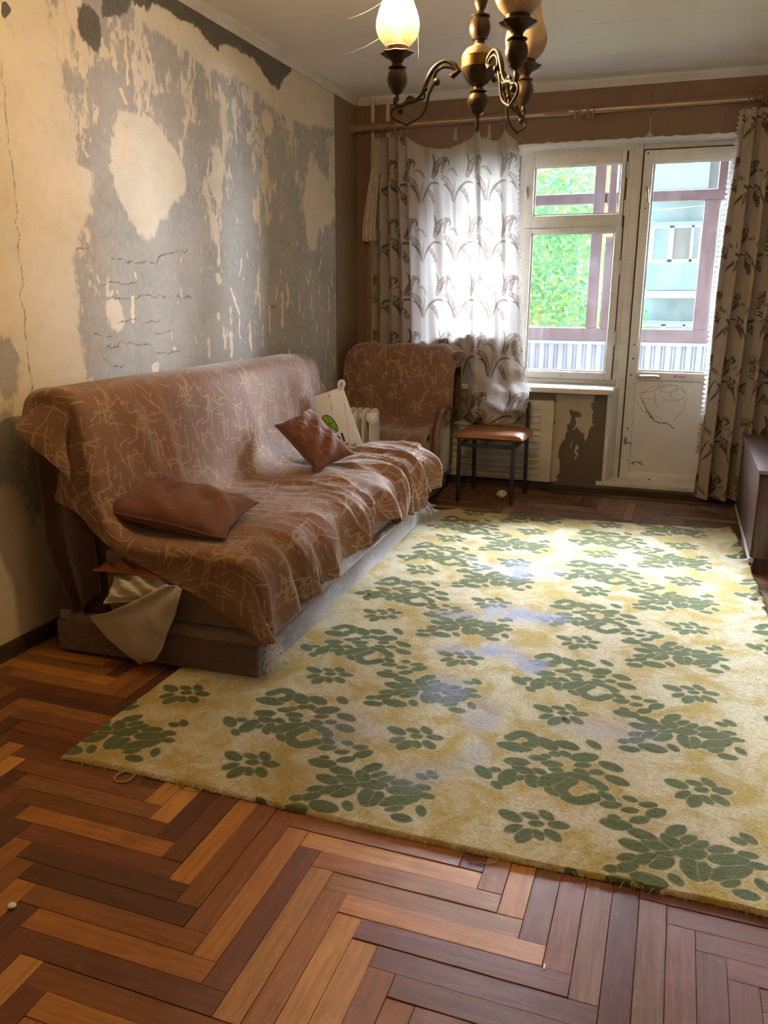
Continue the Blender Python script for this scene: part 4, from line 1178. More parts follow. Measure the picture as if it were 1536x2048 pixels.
# overhang beyond the near end
s_top0 = sv[np.argmin(np.abs(px_ - 0.115) + np.abs(pz_ - 0.915))]
s_top1 = sv[np.argmin(np.abs(px_ - 0.30) + np.abs(pz_ - 0.91))]
s_seat0 = sv[np.argmin(np.abs(px_ - 0.44) + np.abs(pz_ - 0.455))]
s_seat1 = sv[np.argmin(np.abs(px_ - 0.93) + np.abs(pz_ - 0.40))]
over = np.interp(sv, [0, s_top0 * 0.6, s_top0, s_top1 - 0.01, s_top1 + 0.05, s_seat0 - 0.14, s_seat0, s_seat0 + 0.25, s_seat1, SLEN], [0.05, 0.05, 0.09, 0.30, 0.32, 0.10, 0.06, 0.14, 0.265, 0.10])
hx = np.interp(sv, [s_top1, s_top1 + 0.06, s_seat0 - 0.16, s_seat0 - 0.03, s_seat1, SLEN], [0, -0.35, -0.75, 0, 0, 0])
ker = np.exp(-(np.arange(-12, 13) / 5.0) ** 2); ker /= ker.sum()
over = np.convolve(np.pad(over, 12, mode='edge'), ker, 'valid'); hx = np.convolve(np.pad(hx, 12, mode='edge'), ker, 'valid')
hz = -np.sqrt(1 - hx ** 2)
nyo, nyi = 74, 340
YE, YF = 2.20, 4.215
rad = 0.028
rows = []
S2, T2 = [], []
yfar = np.interp(sv, [0, s_top1, s_seat0, s_seat1, SLEN], [4.10, 4.06, 4.17, 4.255, 4.225])
for j in range(nyo + nyi):
    if j < nyo:
        fr_ = 1 - j / nyo
        uo = over * fr_
        ang = np.clip(uo / rad, 0, math.pi / 2)
        ex = np.maximum(uo - rad * math.pi / 2, 0)
        x = px_ - nxn * rad * (1 - np.cos(ang)) + hx * ex
        z = pz_ - nzn * rad * (1 - np.cos(ang)) + np.where(ex > 0, hz * ex, 0)
        xo = -0.055 * sstep(0.0, 0.10, ex) * sstep(0.30, 0.12, px_) * sstep(s_top1 + 0.03, s_top1 - 0.06, sv)
        x = x + xo + 0.075 * sstep(s_seat1 - 0.12, s_seat1 + 0.06, sv) * sstep(0.0, 0.18, ex)
        y = YE - rad * np.sin(ang) - 0.045 * sstep(0, 0.12, ex) * sstep(s_top1 + 0.03, s_top1 - 0.06, sv) * sstep(0.36, 0.1, px_) - 0.012 * sstep(0.0, 0.15, ex) * np.sin(sv * 24 + 1.0) - 0.02 * sstep(0, 0.25, ex)
        T = YE - uo
    else:
        fr_ = (j - nyo) / (nyi - 1)
        y = YE + (yfar - YE) * fr_
        x, z = px_.copy(), pz_.copy()
        T = y
    rows.append(np.stack([x, y + 0 * sv, z], -1)); S2.append(sv); T2.append(T + 0 * sv)
Pm = np.stack(rows, 0); S2 = np.stack(S2); T2 = np.stack(T2)
# folds: on the seat they run from back to front, on the back they hang down
seat_w = sstep(s_seat0 - 0.12, s_seat0 + 0.12, S2) * sstep(YE - 0.02, YE + 0.25, T2)
back_w = sstep(s_top1 - 0.02, s_top1 + 0.12, S2) * (1 - sstep(s_seat0 - 0.15, s_seat0, S2))
wT = T2 + 0.13 * (fbm(S2 * 3.5, T2 * 2.2, 3, 101) - 0.5) + 0.10 * (S2 - s_seat0) * np.sin(T2 * 2.0)
def ridge(q, s):
    return 1 - np.abs(2 * vnoise(q, q * 0 + S2 * 1.3, s) - 1)
wT2 = T2 + 0.30 * (fbm(S2 * 2.6 + 5, T2 * 1.8, 3, 103) - 0.5) - 0.22 * (S2 - s_seat0)
m1 = sstep(0.30, 0.65, fbm(S2 * 3, T2 * 4, 3, 105)); m2 = 1 - 0.7 * m1
fold = 0.026 * m1 * ridge(wT * 8.5, 3) ** 2 + 0.020 * m2 * ridge(wT2 * 13, 5) ** 2 + 0.007 * ridge(wT2 * 31, 6) * m1
amp_y = 0.45 + 0.75 * sstep(2.6, 3.7, T2)
front = sstep(s_seat1 - 0.15, s_seat1 + 0.08, S2)
dsp = seat_w * fold * amp_y * (1 + 0.9 * front)
dsp += front * 0.028 * np.sin(wT * 21 + 2 * np.sin(T2 * 5)) * sstep(YE, YE + 0.2, T2)
dsp += back_w * (0.006 * ridge(wT * 9, 8) + 0.014 * np.exp(-((T2 - 2.42 - 0.35 * (S2 - s_top1)) / 0.05) ** 2) + 0.012 * np.exp(-((T2 - 2.60 - 0.15 * (S2 - s_top1)) / 0.04) ** 2))
dsp += 0.004 * (fbm(S2 * 7, T2 * 7, 3, 107) - 0.3)
dsp += 0.006
over_w = 1 - sstep(YE - 0.05, YE, T2)
Pm[..., 0] += nxn[None, :] * dsp * (1 - over_w); Pm[..., 2] += nzn[None, :] * dsp * (1 - over_w)
Pm[..., 0] += over_w * 0.01 * np.sin(T2 * 30)
# irregular front hem
hem = np.interp(T2, [2.0, 2.18, 2.32, 2.5, 2.73, 2.9, 3.06, 3.25, 3.42, 3.5, 3.66, 3.89, 4.02, 4.2], [0.150, 0.150, 0.20, 0.20, 0.21, 0.225, 0.25, 0.275, 0.26, 0.20, 0.185, 0.18, 0.22, 0.26]) + 0.008 * (vnoise(T2 * 60, T2 * 0, 4) - 0.5)
s_f = s_seat1 - 0.02
tt = np.clip((S2 - s_f) / (SLEN - s_f), 0, 1)
zf = np.interp(s_f, sv, pz_)
shr = (zf - hem) / (zf - pz_[-1])
zt_ = zf - (zf - Pm[..., 2]) * shr
Pm[..., 2] = np.where((S2 > s_f) & (T2 > YE - 0.0), zt_, Pm[..., 2])
# cloth pooled at the far front corner
pat = sample(DASH, T2 / DASH_S, S2 / DASH_S)
thr_o = np_obj('sofa_throw', Pm.reshape(-1, 3), grid_faces(nyo + nyi, ns), THROW, attrs={'mask': np.clip(0.5 + pat * 110, 0, 1).ravel()}, org=(0.5, 3.2, 0.43))
_props(thr_o, 'large brown throw with tan dashes draped over the sofa', 'throw')
sm = thr_o.modifiers.new('thickness', 'SOLIDIFY'); sm.thickness = 0.003; sm.offset = 0

# second throw over the far end of the backrest
sel = sv < s_seat0 + 0.05
s3 = sv[sel][::2]; x3 = px_[sel][::2]; z3 = pz_[sel][::2]; n3x = nxn[sel][::2]; n3z = nzn[sel][::2]
tq = np.linspace(0, 1, 70)
S3, T3 = np.meshgrid(s3, tq, indexing='xy')
Y3 = 4.0 + 0.42 * T3 + 0.05 * sstep(0.8, 1, T3)
drop = 0.17 * sstep(0.55, 1.0, T3) ** 1.6
d3 = -0.006 + 0.006 * np.sin(T3 * 11 + S3 * 3) + 0.012 * (fbm(S3 * 5, T3 * 3, 3, 111) - .5)
X3 = x3[None, :] + n3x[None, :] * d3 - 0.02 * T3; Z3 = z3[None, :] + n3z[None, :] * d3 - drop * sstep(0.45, 0.9, z3)[None, :]
pat3 = sample(DASH, Y3 / DASH_S + 0.4, S3 / DASH_S + 0.2)
t2o = np_obj('backrest_throw', np.stack([X3, Y3, Z3], -1).reshape(-1, 3), grid_faces(70, len(s3)), THROW, attrs={'mask': np.clip(0.5 + pat3 * 110, 0, 1).ravel()}, org=(0.2, 4.2, 0.5))
_props(t2o, 'smaller brown dashed throw over the far end of the sofa back', 'throw')
sm = t2o.modifiers.new('thickness', 'SOLIDIFY'); sm.thickness = 0.003; sm.offset = 0


# ---- cushions
def pillow(name, mat, label, a, b, h, mat4, seed, group=None):
    n = 56
    u = np.linspace(-1, 1, n)
    UU, VV = np.meshgrid(u, u, indexing='ij')
    prof_ = np.clip((1 - UU ** 2) * (1 - VV ** 2), 0, 1) ** 0.42
    pin = 1 - 0.10 * (1 - VV ** 2) * np.abs(UU) ** 3 - 0.0
    pin2 = 1 - 0.10 * (1 - UU ** 2) * np.abs(VV) ** 3
    wr = 0.018 * (fbm(UU * 3 + seed, VV * 3, 4, seed) - 0.5) * (0.3 + prof_)
    fo = 0.010 * np.sin((UU * 2 + VV * 1.2) * 5 + 2 * fbm(UU * 2, VV * 2, 2, seed + 3)) * prof_
    top = np.stack([a * UU * pin, b * VV * pin2, h * prof_ + wr + fo], -1)
    bot = np.stack([a * UU * pin, b * VV * pin2, -h * 0.9 * prof_ + wr * 0.6], -1)
    ed = (np.abs(UU) == 1) | (np.abs(VV) == 1)
    bot[ed] = top[ed]
    V = np.concatenate([top.reshape(-1, 3), bot.reshape(-1, 3)])
    F = np.concatenate([grid_faces(n, n), grid_faces(n, n, n * n, flip=True)])
    Vw = (np.array(mat4.to_3x3()) @ V.T).T + np.array(mat4.translation)
    o = np_obj(name, Vw, F, mat, smooth=True)
    _props(o, label, 'cushion', group)
    # piped seam
    idx = [(i, 0) for i in range(n)] + [(n - 1, j) for j in range(1, n)] + [(i, n - 1) for i in range(n - 2, -1, -1)] + [(0, j) for j in range(n - 2, 0, -1)]
    pts = [tuple(Vw[i * n + j]) for i, j in idx][::2]
    MB().tube(pts, 0.004, 6, closed=True).build('piping', mat, o, smooth=60)
    return o


def basis(xa, za, loc):
    z = Vector(za).normalized(); x = Vector(xa); x = (x - z * x.dot(z)).normalized(); y = z.cross(x)
    m = Matrix((x, y, z)).transposed().to_4x4(); m.translation = loc
    return m


pillow('cushion', CUSH, 'flat russet velvet cushion lying on the near end of the sofa seat', 0.232, 0.17, 0.064, basis((0.93, 0.16, -0.17), (0.19, -0.10, 1.0), (0.525, 2.39, 0.522)), 3)
pillow('cushion', CUSH, 'russet velvet cushion propped on its corner against the sofa back', 0.166, 0.104, 0.070, basis((0.775, -0.277, -0.568), (0.375, -0.534, 0.771), (0.572, 3.432, 0.598)), 9)

# ---- things stuffed into the open near end of the sofa
def cloth_poly(name, outline, y, mat, label, cat, amp=0.01, seed=1, n=46, bulge=0.02):
    """hanging piece of cloth: outline rows (left x, right x, z) from top to bottom"""
    rows_ = np.array(outline)
    v = np.linspace(0, 1, n)
    k = np.linspace(0, 1, len(rows_))
    xl_ = np.interp(v, k, rows_[:, 0]); xr_ = np.interp(v, k, rows_[:, 1]); zl = np.interp(v, k, rows_[:, 2]); zr = np.interp(v, k, rows_[:, 3])
    u = np.linspace(0, 1, n)[:, None]
    X = xl_ + (xr_ - xl_) * u; Z = zl + (zr - zl) * u
    Yy = y - bulge * np.sin(v * math.pi)[None, :] - amp * np.sin(u * 8 + v[None, :] * 5) + amp * (fbm(X * 18, Z * 18, 3, seed) - .5) * 2
    o = np_obj(name, np.stack([X, Yy + 0 * X, Z], -1).reshape(-1, 3), grid_faces(n, n), mat)
    _props(o, label, cat)
    s = o.modifiers.new('thickness', 'SOLIDIFY'); s.thickness = 0.002; s.offset = 0
    return o


SHEET = simple('grey_white_cotton', (0.5, 0.46, 0.40), (0.42, 0.38, 0.33), 5, 0.85)
cloth_poly('bed_sheet', [(0.62, 0.685, 0.325, 0.318), (0.52, 0.68, 0.265, 0.29), (0.40, 0.655, 0.205, 0.225), (0.325, 0.625, 0.182, 0.16), (0.385, 0.60, 0.108, 0.10), (0.45, 0.565, 0.05, 0.048), (0.492, 0.515, 0.018, 0.03)], 2.150, SHEET, 'pale cotton sheet hanging in a point from the sofa end', 'sheet', 0.006, 4)
cr_ = pillow('crumpled_cloth', simple('pale_crumpled_cloth', (0.52, 0.48, 0.42), (0.45, 0.41, 0.36), 9, 0.85), 'pale crumpled cloth stuffed into the open sofa end', 0.125, 0.06, 0.042, basis((1, 0, 0.28), (0, -0.6, 0.8), (0.50, 2.195, 0.285)), 21)
cr_['category'] = 'cloth'
oc = pillow('folded_blanket', simple('orange_brown_blanket', (0.28, 0.11, 0.035), (0.22, 0.085, 0.03), 9, 0.9), 'orange-brown folded blanket under the throw at the sofa end', 0.13, 0.08, 0.022, basis((1, 0, 0.0), (0, -0.1, 1), (0.46, 2.245, 0.345)), 23)
oc['category'] = 'blanket'
MB().box(0.415, 2.19, 0.165, 0.52, 2.30, 0.25).build('wooden_block', simple('raw_board', (0.26, 0.14, 0.06), None, 8, 0.8, stretch=(2, 2, 20)), label='small raw wooden block inside the open sofa end', cat='block', bevel=0.003)

# white stuffing torn out of the front corner and threads at the far end
FLUFF = simple('white_polyester_stuffing', (0.78, 0.80, 0.80), (0.7, 0.72, 0.74), 9, 0.95)
fm = MB(); rr = np.random.default_rng(31)
for k in range(230):
    p = np.array([0.955, 2.235 + rr.normal(0, 0.02), 0.115 - 0.02]) + rr.normal(0, (0.006, 0.014, 0.03))
    q = [p]
    d = np.array([rr.normal(0.25, 0.3), rr.normal(0.2, 0.5), rr.normal(-0.9, 0.4)])
    for i in range(4):
        d = d + rr.normal(0, 0.45, 3)
        q.append(q[-1] + d / np.linalg.norm(d) * rr.uniform(0.008, 0.018))
    q = [(max(a[0], 0.938), a[1], max(a[2], 0.018)) for a in q]
    fm.tube(q, 0.0006, 3)
o = fm.build('torn_stuffing', FLUFF, label='tuft of white stuffing at the front corner of the sofa base', cat='stuffing', kind='stuff')
fm = MB()
for k in range(70):
    p = np.array([0.962 + rr.normal(0, .004), 4.11 + rr.normal(0, 0.035), 0.20 + rr.normal(0, .02)])
    q = [p]
    d = np.array([rr.normal(0.2, 0.25), rr.normal(0.0, 0.3), -1.0])
    for i in range(6):
        d = d + rr.normal(0, 0.25, 3); d[2] = min(d[2], -0.4)
        q.append(q[-1] + d / np.linalg.norm(d) * rr.uniform(0.012, 0.03))
    q = [(max(a[0], 0.952), a[1], max(a[2], 0.02)) for a in q]
    fm.tube(q, 0.0009, 3)
fm.build('loose_threads', FLUFF, label='loose pale threads hanging at the far front corner of the sofa', cat='threads', kind='stuff')

# the sofa stands slightly askew to the wall
SKEW = math.radians(2.2)
piv = Vector((0.917, 2.196, 0))
for nm in ('sofa', 'sofa_throw', 'backrest_throw', 'bed_sheet', 'crumpled_cloth', 'folded_blanket', 'wooden_block', 'torn_stuffing', 'loose_threads'):
    o = bpy.data.objects[nm]
    o.location = piv + Matrix.Rotation(SKEW, 3, 'Z') @ (o.location - piv)
    o.rotation_euler.z += SKEW

# ================================================================== armchair in the corner
WOODARM = simple('dark_varnished_bentwood', (0.13, 0.052, 0.026), (0.085, 0.034, 0.018), 5, 0.3, bump=0.1, bscale=6, stretch=(30, 3, 3), coat=0.3)
ARM = thing('armchair', 'brown velvet armchair with bentwood arms in the window corner', 'armchair', (0.42, 4.93, 0.0))
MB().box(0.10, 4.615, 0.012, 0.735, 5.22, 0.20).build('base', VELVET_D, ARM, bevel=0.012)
MB().box(0.11, 4.622, 0.202, 0.755, 5.06, 0.415).build('seat', VELVET, ARM, bevel=0.03, seg=3)
bk = catmull([(5.05, 0.25), (5.03, 0.55), (5.05, 0.80), (5.085, 0.895), (5.15, 0.925), (5.215, 0.885), (5.235, 0.70), (5.225, 0.25)], 4, closed=True)
MB().prism(bk, 0, 0.085, 0.765).build('backrest', VELVET_D, ARM, bevel=0.02, smooth=50)
for x in (0.805, 0.042):
    path = catmull([(x, 5.13, 0.50), (x, 5.06, 0.552), (x, 4.96, 0.582), (x, 4.85, 0.588), (x, 4.765, 0.565), (x, 4.715, 0.505), (x, 4.69, 0.42), (x, 4.668, 0.31), (x, 4.65, 0.20), (x, 4.645, 0.14)], 6)
    MB().tube(path, 1.0, 10, flat=(0.024, 0.011)).build('wooden_arm', WOODARM, ARM, smooth=70)
MB().box(0.757, 4.70, 0.15, 0.785, 5.10, 0.50).build('side_panel', VELVET, ARM, bevel=0.014)
MB().box(0.062, 4.70, 0.15, 0.083, 5.10, 0.50).build('side_panel', VELVET, ARM, bevel=0.01)

pr = np.array(catmull([(5.262, 0.52), (5.262, 0.75), (5.25, 0.87), (5.21, 0.93), (5.15, 0.95), (5.085, 0.925), (5.045, 0.85), (5.022, 0.72), (5.005, 0.57), (4.975, 0.485), (4.91, 0.452), (4.80, 0.443), (4.68, 0.44), (4.625, 0.415), (4.604, 0.36), (4.598, 0.21)], 16))
sg = np.hypot(*np.diff(pr, axis=0).T); ac = np.concatenate([[0], np.cumsum(sg)])
ns2 = 190
s_ = np.linspace(0, ac[-1], ns2)
py_ = np.interp(s_, ac, pr[:, 0]); pz2 = np.interp(s_, ac, pr[:, 1])
ty = np.gradient(py_, s_); tz2 = np.gradient(pz2, s_)
ny_, nz_ = tz2, -ty
l_ = np.hypot(ny_, nz_); ny_ /= l_; nz_ /= l_
nz_, ny_ = np.where(True, nz_, nz_), ny_
no, ni = 26, 120
XR = np.interp(s_, [0, ac[-1] * 0.62, ac[-1] * 0.72, ac[-1]], [0.782, 0.782, 0.742, 0.742])
ovr = np.interp(s_, [0, 0.30, 0.5, 0.8, 1.0, ac[-1]], [0.03, 0.05, 0.12, 0.10, 0.03, 0.02])
rows = []; T2 = []
for j in range(ni + no):
    if j < ni:
        x = 0.065 + (XR - 0.065) * j / (ni - 1); y, z = py_.copy(), pz2.copy(); T = x
    else:
        uo = ovr * (j - ni + 1) / no
        a = np.clip(uo / 0.03, 0, math.pi / 2); ex = np.maximum(uo - 0.03 * math.pi / 2, 0)
        x = XR + 0.03 * np.sin(a) - 0.1 * ex; y = py_ - ny_ * 0.03 * (1 - np.cos(a)) ; z = pz2 - nz_ * 0.03 * (1 - np.cos(a)) - ex
        T = XR + uo
    rows.append(np.stack([x, y, z], -1)); T2.append(T + 0 * s_)
Pm = np.stack(rows); T2 = np.stack(T2); S2 = np.broadcast_to(s_, T2.shape)
d = 0.006 + 0.016 * (fbm(S2 * 5, T2 * 5, 4, 121) - 0.4) + 0.006 * np.sin(T2 * 26 + 3 * fbm(S2 * 3, T2 * 3, 2, 5))
Pm[..., 1] += ny_ * d; Pm[..., 2] += nz_ * d
rnd_c = 0.05 * (sstep(0.70, 0.80, T2) ** 2 + sstep(0.14, 0.06, T2) ** 2) * sstep(0.7, 0.95, Pm[..., 2])
Pm[..., 2] -= rnd_c
pat = sample(DASH, T2 / DASH_S + 0.3, S2 / DASH_S)
ao = np_obj('armchair_throw', Pm.reshape(-1, 3), grid_faces(ni + no, ns2), THROW, attrs={'mask': np.clip(0.5 + pat * 110, 0, 1).ravel()}, org=(0.4, 4.95, 0.45))
_props(ao, 'brown dashed throw draped over the back and seat of the armchair', 'throw')
sm = ao.modifiers.new('thickness', 'SOLIDIFY'); sm.thickness = 0.003; sm.offset = 0
# bunched corner of the throw
kn = MB()
kn.tube(catmull([(0.79, 5.10, 0.87), (0.82, 5.08, 0.90), (0.85, 5.075, 0.905), (0.862, 5.08, 0.88), (0.845, 5.085, 0.855), (0.82, 5.09, 0.83)], 5), [0.024 - 0.0004 * k for k in range(26)], 9)
kn.build('bunched_corner', THROW, ao, smooth=70)

# ================================================================== oil heater between sofa and armchair
HM = simple('white_heater_enamel', (0.72, 0.71, 0.66), (0.66, 0.64, 0.58), 4, 0.35)
HT = thing('oil_heater', 'white finned oil heater standing between sofa and armchair', 'heater', (0.38, 4.485, 0.0))
for k in range(6):
    x = 0.25 + k * 0.046
    pl = catmull([(4.42, 0.10), (4.415, 0.30), (4.42, 0.55), (4.445, 0.602), (4.495, 0.615), (4.545, 0.602), (4.57, 0.55), (4.575, 0.30), (4.57, 0.10), (4.495, 0.085)], 3, closed=True)
    MB().prism(pl, 0, x - 0.006, x + 0.006).build('fin', HM, HT, bevel=0.004, smooth=50)
MB().tube([(0.235, 4.495, 0.56), (0.50, 4.495, 0.56)], 0.024, 14).build('top_tube', HM, HT, smooth=50)
MB().tube([(0.235, 4.495, 0.14), (0.50, 4.495, 0.14)], 0.024, 14).build('bottom_tube', HM, HT, smooth=50)
MB().lathe([(0.0, 0.0), (0.030, 0.002), (0.034, 0.010), (0.026, 0.018), (0.01, 0.02)], (0.488, 4.43, 0.565), 18, axis=(0.5, -0.85, 0.0)).build('end_cap', HM, HT, smooth=50)
for x in (0.29, 0.49):
    MB().tube([(x, 4.425, 0.0), (x, 4.435, 0.06), (x, 4.555, 0.06), (x, 4.565, 0.0)], 0.008, 8).build('foot', BLACK_METAL, HT, smooth=50)

# ================================================================== white carrier bag
def m_bag():
    t = NT('thin_white_plastic')
    n1 = t.noise(14, 5, 0.7)
    d = t.bsdf((0.84, 0.85, 0.85), 0.28, 0, 0.5, t.bump(n1, 0.6, 0.012))
    tr = t.n('BsdfTranslucent', {'Color': (0.8, 0.8, 0.78, 1)})
    m = t.n('MixShader', {0: 0.42, 1: d, 2: tr.outputs[0]})
    return t.surf(m.outputs[0])
S_ = 0.00272
b0 = CAM + (Vector((0, 0, 0)) + FWD + RIGHT * ((727 - 768) / 1624.4) + UP * ((1024 - 893) / 1624.4)) * 4.40
exv = (RIGHT * 0.946 + UP * 0.326); ezv = (-RIGHT * 0.326 + UP * 0.946)
nrm = exv.cross(ezv).normalized()
def bagpt(a, b, o=0.0):
    return b0 + exv * (a * S_) + ezv * (b * S_) + nrm * o
BAGW, BAGH = 74.0, 126.0
n = 50
A, B = np.meshgrid(np.linspace(0, 1, n), np.linspace(0, 1, n), indexing='ij')
def bag_off(A, B):
    return 0.030 * (np.clip(4 * A * (1 - A), 0, 1) ** 0.5) * (np.clip(4 * B * (1.02 - B), 0, 1) ** 0.4)
fr_w = 1 - 0.10 * sstep(0.6, 1.0, B)
aa = -BAGW * A * fr_w - 4 * np.sin(B * 5) * (A > 0.5)
bb = BAGH * B - 10 * A * sstep(0.7, 1, B) * 0
of = bag_off(A, B)
cr = 0.010 * (fbm(A * 6, B * 8, 4, 131) - 0.5)
crl = 0.008 * np.exp(-((A - 0.12 - 0.35 * (0.62 - B)) / 0.03) ** 2) * (B > 0.1) * (B < 0.75)
Vt = np.array([[tuple(bagpt(aa[i, j], bb[i, j], of[i, j] * 0.55 + cr[i, j] * 0.5 + crl[i, j])) for j in range(n)] for i in range(n)]).reshape(-1, 3)
Vb = np.array([[tuple(bagpt(aa[i, j], bb[i, j], -of[i, j] - 0.001 + cr[i, j])) for j in range(n)] for i in range(n)]).reshape(-1, 3)
PLB = m_bag()
BAG = thing('carrier_bag', 'white plastic carrier bag with green logo leaning behind the propped cushion', 'bag', tuple(bagpt(-BAGW / 2, 0)))
np_obj('bag_body', np.concatenate([Vt, Vb]), np.concatenate([grid_faces(n, n), grid_faces(n, n, n * n, flip=True)]), PLB, BAG)
hp = [tuple(bagpt(-6, 120, 0.004)), tuple(bagpt(-7, 128, 0.01)), tuple(bagpt(-3, 136, 0.012)), tuple(bagpt(3, 136, 0.006)), tuple(bagpt(3, 130, 0.0)), tuple(bagpt(-4, 122, -0.004))]
MB().tube(catmull(hp, 5), 0.010, 8).build('twisted_handle', PLB, BAG, smooth=70)
INK = simple('black_print', (0.015, 0.015, 0.016), None, 5, 0.4)
GRN = simple('green_print', (0.20, 0.42, 0.04), (0.17, 0.37, 0.04), 6, 0.4)
def surf_off(a, b):
    Aq = np.clip(-a / BAGW, 0, 1); Bq = np.clip(b / BAGH, 0, 1)
    i = Aq * (n - 1); j = Bq * (n - 1)
    i0 = int(min(max(i, 0), n - 1)); j0 = int(min(max(j, 0), n - 1))
    return float((of * 0.55 + cr * 0.5 + crl)[i0, j0])
def flat_print(name, polys, mat, lift=0.0016):
    v, f_ = [], []
    for poly in polys:
        k = len(v); v += [tuple(bagpt(a, b, surf_off(a, b) + lift)) for a, b in poly]
        f_.append(tuple(range(k, k + len(poly))))
    m = MB(); m.v = v; m.f = f_
    return m.build(name, mat, BAG)
def quad_strip(p, q, w):
    dx, dy = q[0] - p[0], q[1] - p[1]; L = math.hypot(dx, dy); nx_, ny2 = -dy / L * w, dx / L * w
    return [(p[0] + nx_, p[1] + ny2), (p[0] - nx_, p[1] - ny2), (q[0] - nx_, q[1] - ny2), (q[0] + nx_, q[1] + ny2)]
gp = [(-60, 78), (-55, 83), (-48, 82), (-42, 76), (-38, 66), (-36, 52), (-38, 45), (-46, 43), (-56, 45), (-60, 52), (-62, 66)]
gc = (-49, 63)
flat_print('printed_logo', [[gp[i], gp[(i + 1) % len(gp)], gc] for i in range(len(gp))], GRN)
lines = [quad_strip(gp[i], gp[(i + 1) % len(gp)], 0.7) for i in range(len(gp))] + [quad_strip(gp[i], gc, 0.5) for i in range(0, len(gp), 2)] + [quad_strip((-61, 70), (-40, 72), 0.5), quad_strip((-61, 56), (-37, 57), 0.5)]
flat_print('printed_lines', lines, INK, 0.0022)
flat_print('printed_letter', [quad_strip((-32.5, 21), (-32.5, 39), 2.3)], INK)
lo = []
for k in range(20):
    a0, a1 = 2 * math.pi * k / 20, 2 * math.pi * (k + 1) / 20
    lo.append([(-46 + 8.5 * math.cos(a0), 30 + 9 * math.sin(a0)), (-46 + 8.5 * math.cos(a1), 30 + 9 * math.sin(a1)), (-46 + 4.6 * math.cos(a1), 30 + 5.2 * math.sin(a1)), (-46 + 4.6 * math.cos(a0), 30 + 5.2 * math.sin(a0))])
flat_print('printed_letter', lo, INK)
sm_ = []
for (x0, kind) in ((-36, 'H'), (-30.5, 'B')):
    if kind == 'H': sm_ += [quad_strip((x0, 12), (x0, 17), .6), quad_strip((x0 + 3, 12), (x0 + 3, 17), .6), quad_strip((x0, 14.5), (x0 + 3, 14.5), .5)]
    else: sm_ += [quad_strip((x0, 12), (x0, 17), .6), quad_strip((x0, 12.2), (x0 + 3, 12.2), .5), quad_strip((x0, 14.6), (x0 + 3, 14.6), .5), quad_strip((x0, 17), (x0 + 3, 17), .5), quad_strip((x0 + 3, 12), (x0 + 3, 17), .6)]
flat_print('printed_caption', sm_, INK)
flat_print('printed_barcode', [quad_strip((-22 + k * 1.25, 4 + k * .12), (-22 + k * 1.25, 10 + k * .12), 0.28 if k % 3 else 0.5) for k in range(9)], INK)

# ================================================================== pipes
PP = thing('heating_pipe', 'left of two cream heating pipes rising in the corner to the ceiling', 'pipe', (0.135, 5.385, 0.0))
MB().tube([(0.135, 5.385, 0.0), (0.135, 5.385, 2.499)], 0.0135, 14).build('riser', PIPE, PP, smooth=50)
PP = thing('heating_pipe', 'right of two cream heating pipes rising in the corner to the ceiling', 'pipe', (0.235, 5.395, 0.0))
MB().tube([(0.235, 5.395, 0.0), (0.235, 5.395, 2.499)], 0.0135, 14).build('riser', PIPE, PP, smooth=50)

# ================================================================== curtain pole and rings
POLE = simple('varnished_brown_pole', (0.26, 0.155, 0.085), (0.2, 0.115, 0.06), 4, 0.35, stretch=(2, 30, 30), coat=0.4)
POLE_GLINT = simple('pole_highlight', (0.6, 0.46, 0.3), (0.5, 0.38, 0.24), 5, 0.3, 0.7)  # highlight along the pole's groove, put in as pale strips
RODY = 5.325
def rod_z(x): return 2.308 + 0.0085 * x
ROD = thing('curtain_pole', 'long brown curtain pole with rings above the window', 'curtain pole', (1.5, RODY, 2.30))
MB().tube([(0.02, RODY, rod_z(0.02)), (0.30, RODY, rod_z(0.3)), (0.32, RODY, rod_z(0.32))], [0.0255, 0.0255, 0.02], 18).build('sleeve', POLE, ROD, smooth=50)
MB().tube([(0.30, RODY, rod_z(0.3)), (3.1, RODY, rod_z(3.1))], 0.0185, 18).build('rod', POLE, ROD, smooth=50)
MB().box(0.32, RODY - 0.0195, rod_z(0.9) - 0.010, 1.26, RODY - 0.016, rod_z(0.9) - 0.002).build('highlight_strip', POLE_GLINT, ROD)
MB().box(1.40, RODY - 0.0195, rod_z(1.9) - 0.010, 2.4, RODY - 0.016, rod_z(1.9) - 0.002).build('highlight_strip', POLE_GLINT, ROD)
MB().lathe([(0.01, -0.02), (0.028, -0.016), (0.034, -0.008), (0.028, 0.0), (0.036, 0.006), (0.028, 0.014), (0.024, 0.018)], (0.012, RODY, rod_z(0)), 20, axis=(1, 0, 0)).build('finial', POLE, ROD, smooth=50)
for x in (0.06, 2.9):
    MB().box(x - 0.01, RODY + 0.01, rod_z(x) - 0.02, x + 0.01, RY1, rod_z(x) + 0.02).build('bracket', POLE, ROD, bevel=0.003)
RINGM = simple('brown_plastic_ring', (0.3, 0.19, 0.12), (0.24, 0.15, 0.09), 6, 0.4)
ring0 = None
rx_list = [0.175, 0.225, 0.245, 0.265, 0.31, 0.325, 0.84, 1.005, 1.045] + [1.435 + 0.011 * k for k in range(5)] + [1.50 + 0.012 * k for k in range(4)] + [2.385 + 0.030 * k for k in range(7)] + [2.62 + 0.05 * k for k in range(5)]
